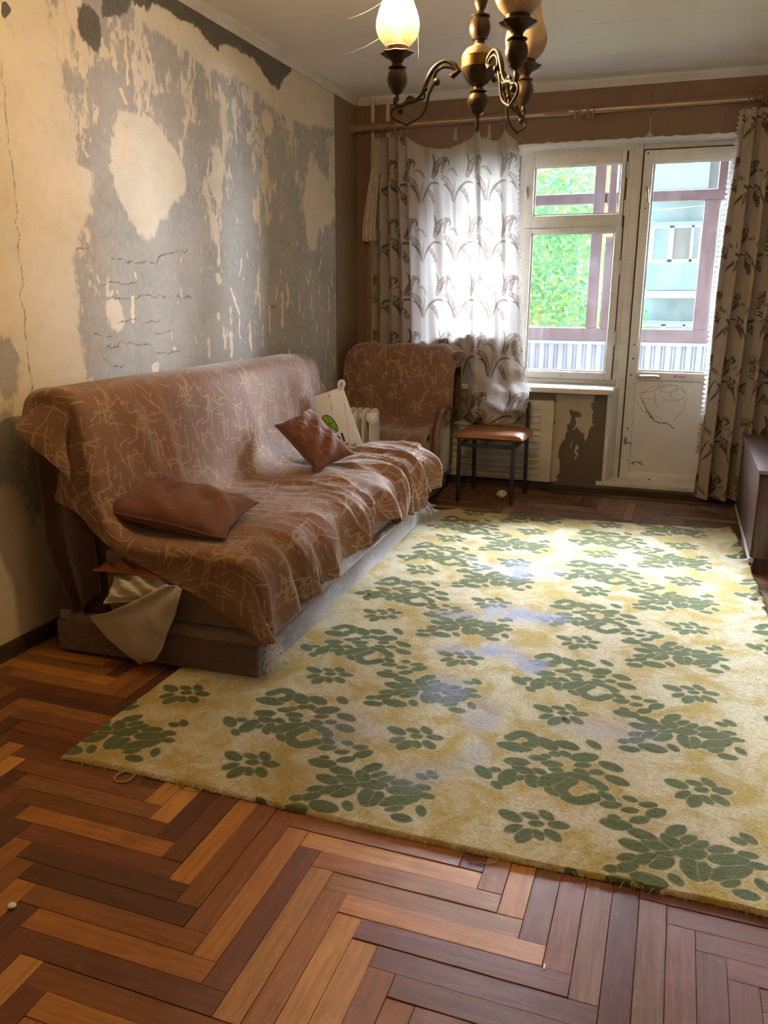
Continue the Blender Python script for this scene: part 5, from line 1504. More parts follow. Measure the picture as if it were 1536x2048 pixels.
for i, x in enumerate(rx_list):
    if ring0 is None:
        pts = [(ORG[ROD.name].x, ORG[ROD.name].y + 0.029 * math.cos(a), ORG[ROD.name].z + 0.029 * math.sin(a)) for a in np.linspace(0, 2 * math.pi, 22)[:-1]]
        o = MB().tube(pts, 0.0035, 7, closed=True).build('ring', RINGM, ROD, smooth=70)
        ring0 = o
    else:
        o = ring0.copy(); COL.objects.link(o); o.parent = ROD
    o.location = (x - 1.5, 0, rod_z(x) - 2.30 - 0.009)
    o.rotation_euler = (0, 0, (0.35 * math.sin(i * 2.3)))

# ================================================================== curtains
def blade(f, pts, w, res, size):
    """tapered curved stroke into a periodic field"""
    P = np.array(catmull(pts, 5))
    m = len(P)
    for i in range(m - 1):
        (ax_, ay_), (bx_, by_) = P[i], P[i + 1]
        t0, t1 = i / (m - 1), (i + 1) / (m - 1)
        w0 = w * max(0.12, (math.sin(math.pi * min(t0 * 1.15, 1)) ** 0.8)); w1 = w * max(0.05, (math.sin(math.pi * min(t1 * 1.15, 1)) ** 0.8) if t1 * 1.15 < 1 else 0.05)
        ext = max(w0, w1) + 0.006
        ii = np.arange(int((min(ax_, bx_) - ext) * res), int((max(ax_, bx_) + ext) * res) + 1)
        jj = np.arange(int((min(ay_, by_) - ext) * res), int((max(ay_, by_) + ext) * res) + 1)
        X, Y = np.meshgrid((ii + 0.5) / res, (jj + 0.5) / res)
        ex, ey = bx_ - ax_, by_ - ay_
        t = np.clip(((X - ax_) * ex + (Y - ay_) * ey) / (ex * ex + ey * ey + 1e-12), 0, 1)
        dd = (w0 + (w1 - w0) * t) - np.hypot(X - ax_ - t * ex, Y - ay_ - t * ey)
        sub = f[np.ix_(jj % f.shape[0], ii % f.shape[1])]
        f[np.ix_(jj % f.shape[0], ii % f.shape[1])] = np.maximum(sub, dd)


def palm_tile():
    W_, H_, res = 0.30, 0.36, 900
    f = np.full((int(H_ * res), int(W_ * res)), -0.02)
    def frond(x, y, ang, L, curl, side, nb=15, bl=0.048):
        pts = []
        for k in range(9):
            t = k / 8; a = ang + curl * t * t
            pts.append((x, y)); x += math.cos(a) * L / 8; y += math.sin(a) * L / 8
        P = np.array(catmull(pts, 4))
        blade(f, pts, 0.0026, res, None)
        for k in range(nb):
            t = 0.12 + 0.86 * k / nb
            i = int(t * (len(P) - 2)); d = P[i + 1] - P[i]; a = math.atan2(d[1], d[0])
            for sd in side:
                l = bl * (0.45 + 0.55 * math.sin(math.pi * min(1, t * 1.1)))
                a1 = a + sd * 0.75; a2 = a + sd * 0.15
                q = P[i]
                m1 = q + l * 0.5 * np.array([math.cos(a1), math.sin(a1)]); m2 = m1 + l * 0.6 * np.array([math.cos(a2), math.sin(a2)])
                blade(f, [tuple(q), tuple(m1), tuple(m2)], 0.0026 if (k % 3) else 0.0034, res, None)
    frond(0.08, 0.02, 1.75, 0.24, 1.7, (1, -1))
    frond(0.20, 0.16, 1.25, 0.22, -1.9, (1, -1))
    frond(0.13, 0.18, 2.2, 0.13, 2.4, (-1,), 9, 0.034)
    frond(0.22, 0.02, 1.9, 0.15, 1.5, (1, -1), 10, 0.036)
    frond(0.28, 0.20, 1.4, 0.14, -1.7, (-1, 1), 9, 0.034)
    blade(f, [(0.09, 0.02), (0.13, 0.10), (0.185, 0.15), (0.245, 0.155), (0.285, 0.125)], 0.0085, res, None)
    blade(f, [(0.08, 0.03), (0.055, 0.10), (0.01, 0.145), (-0.03, 0.14)], 0.008, res, None)
    blade(f, [(0.205, 0.19), (0.225, 0.26), (0.22, 0.31), (0.20, 0.345)], 0.0065, res, None)
    blade(f, [(0.21, 0.18), (0.25, 0.23), (0.265, 0.29)], 0.0055, res, None)
    blade(f, [(0.03, 0.25), (0.045, 0.275), (0.038, 0.295), (0.022, 0.29)], 0.0055, res, None)
    blade(f, [(0.085, 0.03), (0.10, 0.13), (0.13, 0.2)], 0.0035, res, None)
    return f, W_, H_


PALM, PW, PH = palm_tile()


def m_curtain():
    t = NT('cream_curtain_palm_print')
    fld = t.attr('mask')
    wv = t.noise(1.0, 2, 0.6, t.coord('Object', (900, 900, 900)))
    m = t.rng(t.math('ADD', fld, t.math('MULTIPLY', t.math('SUBTRACT', wv, 0.5), 0.25)), 0.44, 0.60, smooth=True)
    base = t.mix(t.noise(4, 3), (0.50, 0.43, 0.37), (0.44, 0.38, 0.32))
    prn = t.mix(t.noise(22, 3), (0.085, 0.055, 0.042), (0.14, 0.095, 0.07))
    c = t.mix(m, base, prn)
    d = t.bsdf(c, 0.75, 0, 0.25, t.bump(wv, 0.12, 0.001), sheen=0.2)
    ct = t.mix(m, (0.33, 0.315, 0.305), (0.20, 0.15, 0.12))
    tr = t.n('BsdfTranslucent', {'Color': ct})
    mx = t.n('MixShader', {0: 0.27, 1: d, 2: tr.outputs[0]})
    return t.surf(mx.outputs[0])


CURT = m_curtain()
def lace_mat():
    t = NT('cream_net')
    hole = t.n('TexVoronoi', {'Vector': t.coord(), 'Scale': 260.0}).outputs['Distance']
    al = t.rng(hole, 0.25, 0.5, 0.15, 0.65)
    d = t.bsdf((0.55, 0.46, 0.36), 0.8, 0, 0.2)
    tr = t.n('BsdfTranslucent', {'Color': (0.6, 0.52, 0.42, 1)})
    mm = t.n('MixShader', {0: 0.35, 1: d, 2: tr.outputs[0]})
    tp = t.n('BsdfTransparent')
    return t.surf(t.n('MixShader', {0: al, 1: mm.outputs[0], 2: tp.outputs[0]}).outputs[0])
LACE = lace_mat()


def scallop(edge, sgn, parent, step=0.026, w=0.016):
    """ruffled edging along a curtain's side: edge is a list of 3D points top to bottom"""
    E_ = np.array(edge); L = np.concatenate([[0], np.cumsum(np.linalg.norm(np.diff(E_, axis=0), axis=1))])
    q = np.arange(0, L[-1], 0.004)
    C = np.stack([np.interp(q, L, E_[:, k]) for k in range(3)], -1)
    ww = w * (0.45 + 0.75 * np.abs(np.sin(q / step * math.pi)))
    rows = [C + np.array([sgn * 1.0, 0.0, 0.0]) * (ww * k / 3)[:, None] + np.array([0, -1.0, 0]) * (0.006 * math.sin(k * 1.4) * np.cos(q / step * 2 * math.pi))[:, None] for k in range(4)]
    V = np.stack(rows, 1).reshape(-1, 3)
    return np_obj('scalloped_trim', V, grid_faces(len(q), 4), CURT, parent, attrs={'mask': np.zeros(len(V))})


# -- left curtain: gathered in the corner, pulled across the side window, bundled on the chair
nu, nv = 460, 520
u = np.linspace(0, 1, nu)[:, None]; v = np.linspace(0, 1, nv)[None, :]
gz = 0.38
u1 = u[:, 0]
ztop = np.where(u1 < 0.38, 2.243, np.where(u1 < 0.80, 2.243 + 0.015 * (u1 - 0.38) / 0.42 - 0.092 * (4 * (u1 - 0.38) / 0.42 * (0.80 - u1) / 0.42) ** 0.85, np.where(u1 < 0.955, 2.258 - 0.013 * (u1 - 0.8) / 0.155 - 0.062 * (np.clip(4 * (u1 - 0.80) / 0.155 * (0.955 - u1) / 0.155, 0, 1)) ** 0.8, 2.245 - 0.06 * np.clip((u1 - 0.955) / 0.045, 0, 1) ** 0.8)))[:, None]
zbot = np.interp(u[:, 0], [0, 0.40, 0.55, 0.75, 1], [0.30, 0.32, 0.46, 0.462, 0.466])[:, None]
Z = ztop + (zbot - ztop) * v
g = np.clip(u / gz, 0, 1); b = np.clip((u - gz) / (1 - gz), 0, 1)
xr_ = np.interp(Z, [0.45, 0.50, 0.58, 0.68, 0.80, 1.0, 1.6, 2.1, 2.26], [1.16, 1.235, 1.262, 1.268, 1.215, 1.165, 1.125, 1.098, 1.065])
xg1 = np.interp(Z, [0.4, 1.0, 1.6, 2.25], [0.47, 0.445, 0.42, 0.385])
xg0 = np.interp(Z, [0.4, 1.2, 2.25], [0.175, 0.165, 0.175])
X = np.where(u < gz, xg0 + (xg1 - xg0) * g, xg1 + (xr_ - xg1) * b ** 0.97)
ph = 2 * math.pi * 3.5 * g + 0.25 * np.sin(Z * 4)
Yc = 5.335 + np.where(u < gz, 0.040 * np.sin(ph) * (1 - 0.0 * v), 0.0)
X = X + np.where(u < gz, 0.012 * np.sin(2 * ph), 0)
taut = sstep(0.0, 0.10, b)
fb = 0.020 * np.sin(2 * math.pi * (b * 4.2 + 0.25 * np.sin(Z * 2.2) - 0.15 * (Z - 1.6) * (b - 0.6))) + 0.010 * np.sin(2 * math.pi * (b * 9 + 0.4 * Z))
hk = 0.022 * (np.exp(-((b - 0.68) / 0.03) ** 2) + np.exp(-((b - 0.93) / 0.03) ** 2)) * sstep(1.5, 2.25, Z)
Yc = Yc + np.where(u < gz, 0.0, taut * fb * (0.5 + 0.5 * sstep(2.3, 1.7, Z)) - hk + 0.016 * np.sin(ph[-1:, :] * 0 + 2 * math.pi * 3.5) * 0)
Yc = Yc + 0.008 * (fbm(u * 9, Z * 4, 3, 141) - 0.5)
bul = sstep(0.80, 0.93, X) * sstep(1.05, 0.66, Z)
tuck = sstep(0.60, 0.465, Z) * sstep(0.80, 0.9, X)
wr = 0.022 * (fbm(X * 8, Z * 13, 4, 147) - 0.5) + 0.012 * np.sin(Z * 40 + X * 12 + 4 * fbm(X * 4, Z * 4, 2, 149))
rim = np.sqrt(np.clip(1 - ((X - 1.03) / 0.26) ** 2, 0, 1))
Yc = Yc - bul * (0.07 + 0.17 * rim + 2.0 * wr) + tuck * 0.05
Yc = np.minimum(Yc, 5.368)
cl_w = 1.55
pat = sample(PALM, (u * cl_w + 0 * Z) / PW, (Z + 0 * u) / PH)
CL = np_obj('curtain', np.stack([X, Yc, Z], -1).reshape(-1, 3), grid_faces(nu, nv), CURT, attrs={'mask': np.clip(0.5 + pat * 150, 0, 1).ravel()}, org=(0.6, 5.33, 0.45))
_props(CL, 'cream palm-print curtain pulled over the side window and bundled on the chair', 'curtain')
scallop([(X[-1, j], Yc[-1, j], Z[-1, j]) for j in range(0, nv - 60, 6)], 1, CL)
# bottom of the cloth folded up behind itself
n1, n2 = 120, 60
a_, b_ = np.meshgrid(np.linspace(0.50, 1.165, n1), np.linspace(0, 1, n2), indexing='ij')
zt = 1.012 + 0.016 * np.sin(a_ * 9 + 1.0) - 0.02 * (a_ < 0.8)
zz = 0.62 + (zt - 0.62) * b_
yy = 5.367 + 0.003 * np.sin(a_ * 30)
pt2 = sample(PALM, a_ / PW + 0.3, -zz / PH)
np_obj('turned_up_hem', np.stack([a_, yy, zz], -1).reshape(-1, 3), grid_faces(n1, n2), CURT, CL, attrs={'mask': np.clip(0.5 + pt2 * 150, 0, 1).ravel()})
yy2 = 5.369 + 0.003 * np.sin(a_ * 22)
np_obj('turned_up_hem', np.stack([a_, yy2 + 0.003, zz - 0.004], -1).reshape(-1, 3), grid_faces(n1, n2), CURT, CL, attrs={'mask': np.zeros(a_.size)})
# hooks and tabs on the sagging top edge
for (x, z) in ((0.84, 2.258), (1.03, 2.245)):
    MB().tube([(x, RODY - 0.002, rod_z(x) - 0.035), (x + 0.003, RODY - 0.006, z + 0.01), (x, RODY - 0.004, z)], 0.0022, 6).build('hook', BLACK_METAL, CL)
for k in range(11):
    x = 0.185 + k * 0.0165
    MB().tube([(x, RODY - 0.01, rod_z(x) - 0.028), (x + 0.004, RODY - 0.022, rod_z(x) - 0.045), (x, RODY - 0.018, 2.238)], 0.0016, 5).build('hook', STEEL, CL)
for x in (0.70, 0.915):
    MB().prism([(x - 0.013, 2.205), (x + 0.013, 2.205), (x + 0.006, 2.285), (x - 0.004, 2.285)], 1, RODY + 0.03, RODY + 0.032).build('hanging_tape', simple('grey_tape', (0.4, 0.35, 0.3), None, 6, 0.8), CL)

# -- net curtain behind it in the corner
n1, n2 = 90, 160
a_, b_ = np.meshgrid(np.linspace(0, 1, n1), np.linspace(0, 1, n2), indexing='ij')
xw = np.interp(b_, [0, 0.4, 1], [0.055, 0.10, 0.13]); x0_ = np.interp(b_, [0, 0.45, 1], [0.165, 0.11, 0.10])
Xn = x0_ + xw * a_
Yn = 5.352 + 0.014 * np.sin(a_ * 22 + b_ * 3) - 0.02
Zn = 2.245 + (0.35 - 2.245) * b_
NC = np_obj('net_curtain', np.stack([Xn, Yn, Zn], -1).reshape(-1, 3), grid_faces(n1, n2), LACE, org=(0.15, 5.34, 0.35))
_props(NC, 'narrow cream net curtain hanging in the corner beside the pipes', 'curtain')
n2 = 90
a_, b_ = np.meshgrid(np.linspace(0, 1, n1), np.linspace(0, 1, n2), indexing='ij')
Xn = 0.165 - 0.075 * sstep(0, 1, b_) + (0.05 + 0.045 * b_) * a_
Yn = 5.312 + 0.010 * np.sin(a_ * 19)
Zn = 2.24 + (1.62 - 2.24) * b_ - 0.012 * np.abs(np.sin(a_ * 14)) * (b_ > 0.97)
t_l = simple('cream_lace_border', (0.58, 0.5, 0.4), (0.42, 0.35, 0.27), 45, 0.85, bump=0.5, bscale=70)
np_obj('lace_panel', np.stack([Xn, Yn, Zn], -1).reshape(-1, 3), grid_faces(n1, n2), t_l, NC)

# -- right curtain beside the balcony door
nu, nv = 460, 500
u = np.linspace(0, 1, nu)[:, None]; v = np.linspace(0, 1, nv)[None, :]
Z = 2.262 + (0.068 - 2.262) * v + 0 * u
W0 = np.interp(Z, [0, 1.0, 2.26], [2.300, 2.315, 2.352]); W1_ = np.interp(Z, [0, 2.26], [3.02, 2.96])
ph = 2 * math.pi * (7.0 * u + 0.05 * np.sin(Z * 3))
ampl = np.interp(Z, [0, 1.2, 2.2, 2.26], [0.058, 0.052, 0.035, 0.022])
X = W0 + (W1_ - W0) * u + 0.022 * np.sin(2 * ph)
Yc = 5.235 + ampl * np.sin(ph) + 0.012 * (fbm(u * 14, Z * 3, 3, 151) - .5)
Yc = Yc + 0.03 * sstep(2.0, 2.26, Z)
Z = Z + 0.008 * np.cos(ph) * (v > 0.99)
pat = sample(PALM, (u * 1.65 + 0 * Z) / PW, (Z + 0.1 + 0 * u) / PH)
CRT = np_obj('curtain', np.stack([X + 0 * Z, Yc, Z + 0 * u], -1).reshape(-1, 3), grid_faces(nu, nv), CURT, attrs={'mask': np.clip(0.5 + pat * 150, 0, 1).ravel()}, org=(2.6, 5.24, 0.07))
_props(CRT, 'pleated palm-print curtain hanging beside the balcony door above the cabinet', 'curtain')
scallop([(X[0, j], Yc[0, j], Z[0, j]) for j in range(0, nv - 60, 6)], -1, CRT, 0.028, 0.02)

LIGHT_BLOCK = simple('grey_beige_blocker', (0.30, 0.26, 0.22), (0.25, 0.22, 0.19), 4, 0.85)  # added layer behind this curtain that keeps the backlight out
np_obj('backlight_blocker', np.stack([X + 0 * Z, Yc + 0.010, Z + 0 * u], -1)[::4, ::8].reshape(-1, 3), grid_faces(X[::4].shape[0], Z[:, ::8].shape[1]), LIGHT_BLOCK, CRT)

# ================================================================== chair under the curtain bundle
SEATM = simple('orange_brown_vinyl', (0.33, 0.125, 0.045), (0.26, 0.09, 0.032), 12, 0.42, bump=0.3, bscale=120)
CH = thing('kitchen_chair', 'kitchen chair with orange-brown padded seat and black steel legs', 'chair', (1.08, 5.06, 0.0))
n = 40
A, B = np.meshgrid(np.linspace(-1, 1, n), np.linspace(-1, 1, n), indexing='ij')
def sq(a, b, k=5): return np.clip(1 - np.abs(a) ** k - np.abs(b) ** k * 0, 0, 1)
hh = (np.clip(1 - np.abs(A) ** 8, 0, 1) * np.clip(1 - np.abs(B) ** 8, 0, 1)) ** 0.5
rnd = 1 - 0.06 * (np.abs(A) * np.abs(B)) ** 4
top = np.stack([1.088 + 0.222 * A * rnd, 5.045 + 0.205 * B * rnd, 0.412 + 0.034 * hh + 0.004 * (1 - A ** 2)], -1)
bot = np.stack([1.088 + 0.222 * A * rnd, 5.045 + 0.205 * B * rnd, 0.410 - 0.012 * hh], -1)
np_obj('seat', np.concatenate([top.reshape(-1, 3), bot.reshape(-1, 3)]), np.concatenate([grid_faces(n, n), grid_faces(n, n, n * n, flip=True)]), SEATM, CH)
L1 = 0.0115
for (x, y) in ((0.905, 4.872), (1.245, 4.872)):
    MB().box(x - L1, y - L1, 0.0, x + L1, y + L1, 0.40).build('front_leg', BLACK_METAL, CH, bevel=0.002)
for x in (0.915, 1.262):
    m = MB()
    m.box(x - L1, 5.235, 0.0, x + L1, 5.258, 0.60)
    m.build('back_leg', BLACK_METAL, CH, bevel=0.002)
MB().box(0.905, 4.862, 0.355, 1.245, 4.882, 0.376).build('front_rail', BLACK_METAL, CH)
MB().box(0.918, 5.236, 0.36, 1.26, 5.256, 0.38).build('rear_rail', BLACK_METAL, CH)
for x in (0.908, 1.252):
    MB().box(x - 0.009, 4.885, 0.358, x + 0.009, 5.235, 0.376).build('side_rail', BLACK_METAL, CH)
MB().box(0.93, 5.222, 0.50, 1.25, 5.234, 0.60).build('back_pad', SEATM, CH, bevel=0.005)
MB().prism([(1.04, 0.398), (1.12, 0.398), (1.08, 0.378)], 1, 4.868, 4.876).build('gusset', BLACK_METAL, CH)
# ================================================================== cabinet
def m_cab():
    t = NT('dark_walnut_laminate')
    g = t.noise(1.0, 6, 0.6, t.coord('Object', (60, 7, 3)), 0.8)
    c = t.mix(t.rng(g, 0.35, 0.65), (0.075, 0.036, 0.026), (0.040, 0.020, 0.016))
    return t.surf(t.bsdf(c, 0.32, 0, 0.5, t.bump(g, 0.08, 0.002)))
CABM = m_cab()
CB = thing('low_cabinet', 'low dark walnut cabinet against the right wall', 'cabinet', (2.83, 4.5, 0.0))
MB().box(2.545, 3.955, 0.085, 3.12, 5.055, 0.482).build('body', CABM, CB, bevel=0.002)
MB().box(2.53, 3.942, 0.483, 3.13, 5.065, 0.500).build('top', CABM, CB, bevel=0.002)
MB().box(2.536, 3.958, 0.088, 2.5445, 5.052, 0.480).build('side_panel', CABM, CB, bevel=0.002)
MB().box(2.555, 3.985, 0.0, 3.10, 5.04, 0.0845).build('plinth', CABM, CB)
MB().box(2.532, 3.947, 0.066, 2.553, 5.06, 0.0845).build('plinth_edge', simple('pale_edge_reflection', (0.42, 0.40, 0.42), (0.36, 0.34, 0.36), 6, 0.3), CB)  # light reflected by the plinth edge, put into a pale colour
MB().box(2.531, 3.9405, 0.4825, 3.13, 3.943, 0.4995).build('edge_strip', simple('worn_edge', (0.2, 0.14, 0.11), None, 6, 0.4), CB)
for k in range(7):
    y, z = 4.0 + 0.02 * k * (1 + 0.4 * math.sin(k)), 0.40 - 0.035 * (k % 4)
    MB().box(2.5352, y + 0.25, z, 2.5362, y + 0.253, z + 0.004).build('scratch', simple('pale_scratch_%d' % k, (0.4, 0.36, 0.33), None, 6, 0.6), CB)

# ================================================================== chandelier
BRONZE = simple('dusty_bronze', (0.060, 0.038, 0.024), (0.036, 0.023, 0.015), 14, 0.45, 0.6, bump=0.15, bscale=60)
BRASS = simple('aged_brass', (0.26, 0.145, 0.05), (0.18, 0.095, 0.035), 9, 0.4, 0.85)
DUST = simple('thick_dust', (0.34, 0.26, 0.17), (0.25, 0.19, 0.12), 40, 0.95, bump=0.5, bscale=150)
HUB = Vector((1.5888, 2.2708, 1.8257))
K = 0.000404
CHN = thing('chandelier', 'bronze three-arm chandelier with tulip glass shades, one lamp lit', 'chandelier', (HUB.x, HUB.y, RZ))
def lz(y): return (400 - y) * K
def lat(name, prof, mat, parent=CHN, c=HUB, n=28, wav=None, smooth=45):
    return MB().lathe([(q[0] * K, lz(q[1])) + tuple(q[2:]) for q in prof], c, n, wav=wav).build(name, mat, parent, smooth=smooth)
lat('finial', [(3, 806), (10, 797), (15, 775), (11, 740), (18, 702), (40, 688, 0.06), (47, 672)], BRONZE, wav=8)
lat('ball', [(47, 671), (62, 652), (68, 625), (63, 597), (45, 573), (55, 569), (56, 563), (34, 553), (32, 536)], BRONZE)
lat('hub_bowl', [(32, 535), (62, 515, 0.02), (96, 470, 0.02), (112, 440), (114, 431)], BRONZE, wav=20, n=60)
lat('hub_band', [(112, 430), (113, 425), (111, 375), (113, 366)], BRASS)
lat('hub_dome', [(112, 365), (106, 348), (84, 318), (46, 301), (36, 292)], DUST)
lat('stem_ball', [(34, 291), (30, 272), (50, 263, 0.05), (50, 256), (64, 230), (70, 195), (62, 160), (50, 141), (62, 136), (61, 128), (26, 118), (22, 100)], BRONZE)
lat('stem_vase', [(22, 100), (36, 72), (43, 46, 0.06), (32, 20), (24, 0), (30, -8), (22, -18), (16, -40), (16, -200)], BRONZE, wav=10)
lat('stem_rod', [(14, -200), (14, -1560)], BRONZE)
MB().lathe([(0.012, -0.09), (0.05, -0.06), (0.06, -0.02), (0.06, -0.002)], (HUB.x, HUB.y, RZ), 24).build('ceiling_cup', BRONZE, CHN, smooth=50)

def m_shade(lit):
    t = NT('lit_amber_shade' if lit else 'amber_marbled_shade')
    mott = t.noise(16, 6, 0.7, None, 1.0)
    c = t.mix(t.rng(mott, 0.35, 0.65, smooth=True), (0.58, 0.47, 0.33), (0.72, 0.65, 0.53))
    d = t.bsdf(c, 0.35, 0, 0.4)
    tr = t.n('BsdfTranslucent', {'Color': c})
    m1 = t.n('MixShader', {0: 0.5, 1: d, 2: tr.outputs[0]})
    if not lit:
        return t.surf(m1.outputs[0])
    gz_ = t.n('SeparateXYZ', {0: t.coord('Generated')}).outputs['Z']
    glow = t.math('MULTIPLY', t.rng(gz_, 0.0, 0.50, 0.24, 2.2, smooth=True), t.rng(mott, 0.3, 0.7, 0.9, 1.1))
    em = t.n('Emission', {'Color': (1.0, 0.72, 0.24, 1), 'Strength': glow})
    tp = t.n('BsdfTransparent', {'Color': (1, 0.97, 0.88, 1)})
    return t.surf(t.n('MixShader', {0: 0.38, 1: em.outputs[0], 2: tp.outputs[0]}).outputs[0])
SH_LIT, SH_OFF = m_shade(True), m_shade(False)
tb = NT('glowing_bulb')
BULB = tb.surf(tb.n('Emission', {'Color': (1.0, 0.80, 0.48, 1), 'Strength': 1.6}).outputs[0])
toc = Vector((-FWD.x, -FWD.y, 0)).normalized(); rgt = Vector((RIGHT.x, RIGHT.y, 0)).normalized()
KR = 0.215 / 480
def arm_pts(lst, d):
    return [tuple(HUB + d * ((900 - x) * KR) + Vector((0, 0, lz(y)))) for x, y in catmull(lst, 6)]
for th, lit in ((-102, True), (18, False), (138, False)):
    d = toc * math.cos(math.radians(th)) + rgt * math.sin(math.radians(th))
    m = MB()
    p1 = arm_pts([(785, 440), (760, 400), (700, 376), (640, 410), (600, 480), (570, 560), (530, 600), (480, 610), (440, 632), (412, 615), (410, 590), (424, 574)], d)
    m.tube(p1, [0.0055 + 0.0012 * math.sin(k * 0.35) for k in range(len(p1))], 9)
    p2 = arm_pts([(425, 628), (392, 650), (384, 682), (412, 710), (478, 742), (482, 742), (560, 700), (595, 640), (610, 570), (636, 515), (660, 494), (655, 478), (640, 486)], d)
    m.tube(p2, 0.0036, 8)
    p3 = arm_pts([(775, 442), (742, 416), (690, 410), (650, 440), (643, 480), (658, 498)], d)
    m.tube(p3, 0.0042, 8)
    m.tube(arm_pts([(580, 540), (582, 588), (540, 602)], d), 0.003, 7)
    m.tube(arm_pts([(790, 430), (770, 448), (745, 466), (740, 472)], d), [0.006 + 0.003 * (k / 18) for k in range(19)], 8)
    m.tube(arm_pts([(530, 600), (500, 578), (482, 590), (492, 606)], d), 0.0042, 7)
    A_ = m.build('arm', BRONZE, CHN, smooth=60)
    c = HUB + d * 0.215
    for (px_c, py_c, rr_) in ((655, 495, 0.010), (440, 660, 0.0085), (590, 535, 0.006)):
        q = HUB + d * ((900 - px_c) * KR) + Vector((0, 0, lz(py_c)))
        MB().lathe([(0.0, -1), (0.5, -0.86), (0.86, -0.5), (1, 0), (0.86, 0.5), (0.5, 0.86), (0.0, 1)], (0, 0, 0), 10, cap=False).xform(Matrix.Translation(q) @ Matrix.Scale(rr_, 4)).build('leaf_knob', BRONZE, A_, smooth=80)
    lat('lamp_ball', [(8, 603), (15, 583), (9, 565), (36, 547, 0.05), (42, 531), (50, 521), (62, 502), (67, 470), (62, 438), (50, 415), (41, 406), (59, 404), (60, 399), (37, 391), (33, 375)], BRONZE, A_, c)
    lat('drip_cup', [(33, 375), (48, 352), (84, 334, 0.03), (108, 318, 0.06), (104, 312, 0.06), (72, 312), (66, 292), (64, 276)], BRONZE, A_, c, 60, wav=9)
    lat('lamp_ring', [(66, 297), (69, 290), (69, 276), (64, 272)], BRASS if lit else BRONZE, A_, c)  # lit lamp's ring gets the brighter metal: lamplight put into its colour
    prof = [(60, 282), (84, 266), (120, 226), (138, 180), (139, 130), (122, 70), (102, 18), (92, -35), (92, -85), (100, -130), (112, -165)]
    sm_p = catmull(prof, 4)
    so = MB().lathe([(r * K, lz(y)) for r, y in sm_p] + [((r - 4) * K, lz(y)) for r, y in sm_p[::-1]], c, 40, cap=False).build('glass_shade', SH_LIT if lit else SH_OFF, A_, smooth=80)
    if lit:
        so['label'] = 'glowing yellow glass shade'
    MB().lathe([(0.010, lz(285)), (0.013, lz(250)), (0.012, lz(215))], c, 12).build('socket', BRASS, A_)
    MB().lathe([(0.009, lz(215)), (0.014, lz(190)), (0.024, lz(130)), (0.026, lz(95)), (0.02, lz(60)), (0.008, lz(42)), (0.001, lz(40))], c, 16).build('bulb', BULB if lit else simple('frosted_bulb_%d' % th, (0.7, 0.68, 0.62), None, 5, 0.3), A_, smooth=80)
    if lit:
        ld = bpy.data.lights.new('lamp_light', 'POINT')
        ld.energy = 260.0; ld.color = (1.0, 0.70, 0.38); ld.shadow_soft_size = 0.03
        lo_ = bpy.data.objects.new('lamp_light', ld); COL.objects.link(lo_)
        lo_.location = (c.x, c.y, c.z + lz(165))

# cobwebs trailing from the lit lamp
CW = simple('dusty_cobweb', (0.3, 0.28, 0.24), None, 9, 0.9)
lampc = HUB + (toc * math.cos(math.radians(-102)) + rgt * math.sin(math.radians(-102))) * 0.215
cw = MB()
for (a, b, s) in (((-0.045, -0.06, 0.16), (-0.55, 0.9, RZ - 1.8257), 0.02), ((-0.05, 0.0, 0.11), (-0.35, 1.0, RZ - 1.8257), 0.05), ((-0.05, 0.01, 0.08), (-0.16, 0.02, 0.05), 0.01), ((0.055, 0.0, 0.10), (0.058, 0.0, 0.015), 0.002), ((-0.04, 0.0, 0.16), (-0.15, 0.02, 0.135), 0.01)):
    A0 = lampc + Vector(a); B0 = lampc + Vector(b); B0.z = min(B0.z, RZ - 0.001)
    pts = [tuple(A0.lerp(B0, t) + Vector((0, 0, -s * 4 * t * (1 - t) * 0.5))) for t in np.linspace(0, 1, 12)]
    cw.tube(pts, 0.0002, 4)
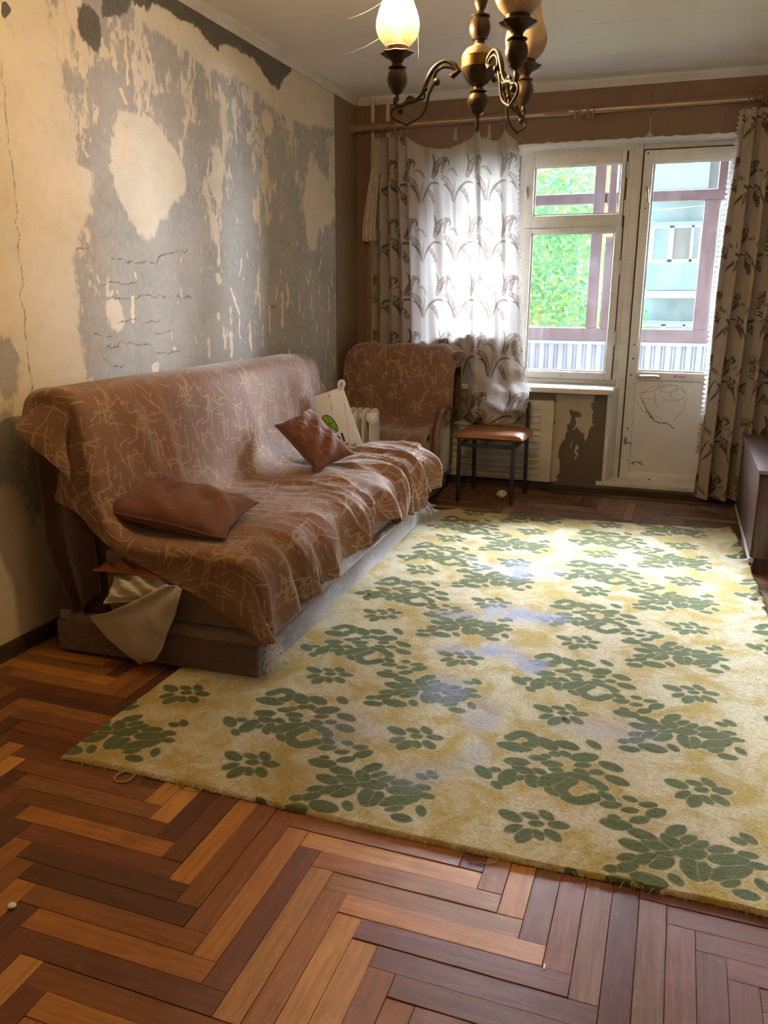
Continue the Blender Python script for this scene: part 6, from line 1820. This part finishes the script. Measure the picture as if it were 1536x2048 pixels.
cw.build('cobweb', CW, label='thin dusty cobweb strands between the lit lamp and the ceiling', cat='cobweb', kind='stuff')

# ================================================================== small litter on the floor
def crumple(name, label, c, r, mat, seed, flat=0.6):
    rr = np.random.default_rng(seed)
    m = MB()
    m.lathe([(r * math.sin(t) * 1.0, -r * flat * math.cos(t)) for t in np.linspace(0.02, math.pi - 0.02, 12)], (0, 0, 0), 16)
    V = np.array(m.v)
    V *= (1 + 0.35 * (fbm(V[:, 0] / r * 1.4 + seed, V[:, 1] / r * 1.4 + V[:, 2] / r, 3, seed) - 0.5))[:, None]
    V[:, 2] -= V[:, 2].min()
    m.v = [tuple(q) for q in (V + np.array(c))]
    return m.build(name, mat, smooth=25, label=label, cat='litter')
PAPERW = simple('crumpled_white_paper', (0.66, 0.62, 0.54), (0.55, 0.5, 0.43), 30, 0.85)
crumple('paper_ball', 'crumpled pale paper ball on the parquet behind the chair leg', (1.150, 5.05, 0.0), 0.034, PAPERW, 3, 0.75)
crumple('paper_scrap', 'tiny white scrap of thread on the parquet at the lower left', (0.935, 1.091, 0.0005), 0.009, FLUFF, 5, 0.5)
MB().box(2.004, 1.305, 0.0015, 2.008, 1.318, 0.004).build('paint_chip', simple('white_chip', (0.75, 0.73, 0.68), None, 9, 0.7), bevel=0.0006, label='tiny white chip on the parquet in front of the carpet', cat='litter')
crumple('lint_ball', 'small grey lint ball on the carpet beside a green flower', (1.915, 2.27, 0.0135), 0.0075, simple('grey_lint', (0.55, 0.57, 0.62), None, 9, 0.9), 8, 0.7)
crumple('lint_ball', 'dark scrap of lint on the carpet in front of the sofa', (1.0, 3.03, 0.028), 0.011, simple('dark_lint', (0.2, 0.18, 0.15), None, 9, 0.9), 9, 0.5)
MB().tube(catmull([(1.30, 5.41, 0.006), (1.35, 5.375, 0.006), (1.45, 5.345, 0.006), (1.70, 5.335, 0.006), (1.95, 5.315, 0.006), (2.2, 5.30, 0.006), (2.5, 5.31, 0.006)], 6), 0.004, 7).build('cable', BLACK_METAL, label='thin black cable lying on the parquet along the skirting', cat='cable')
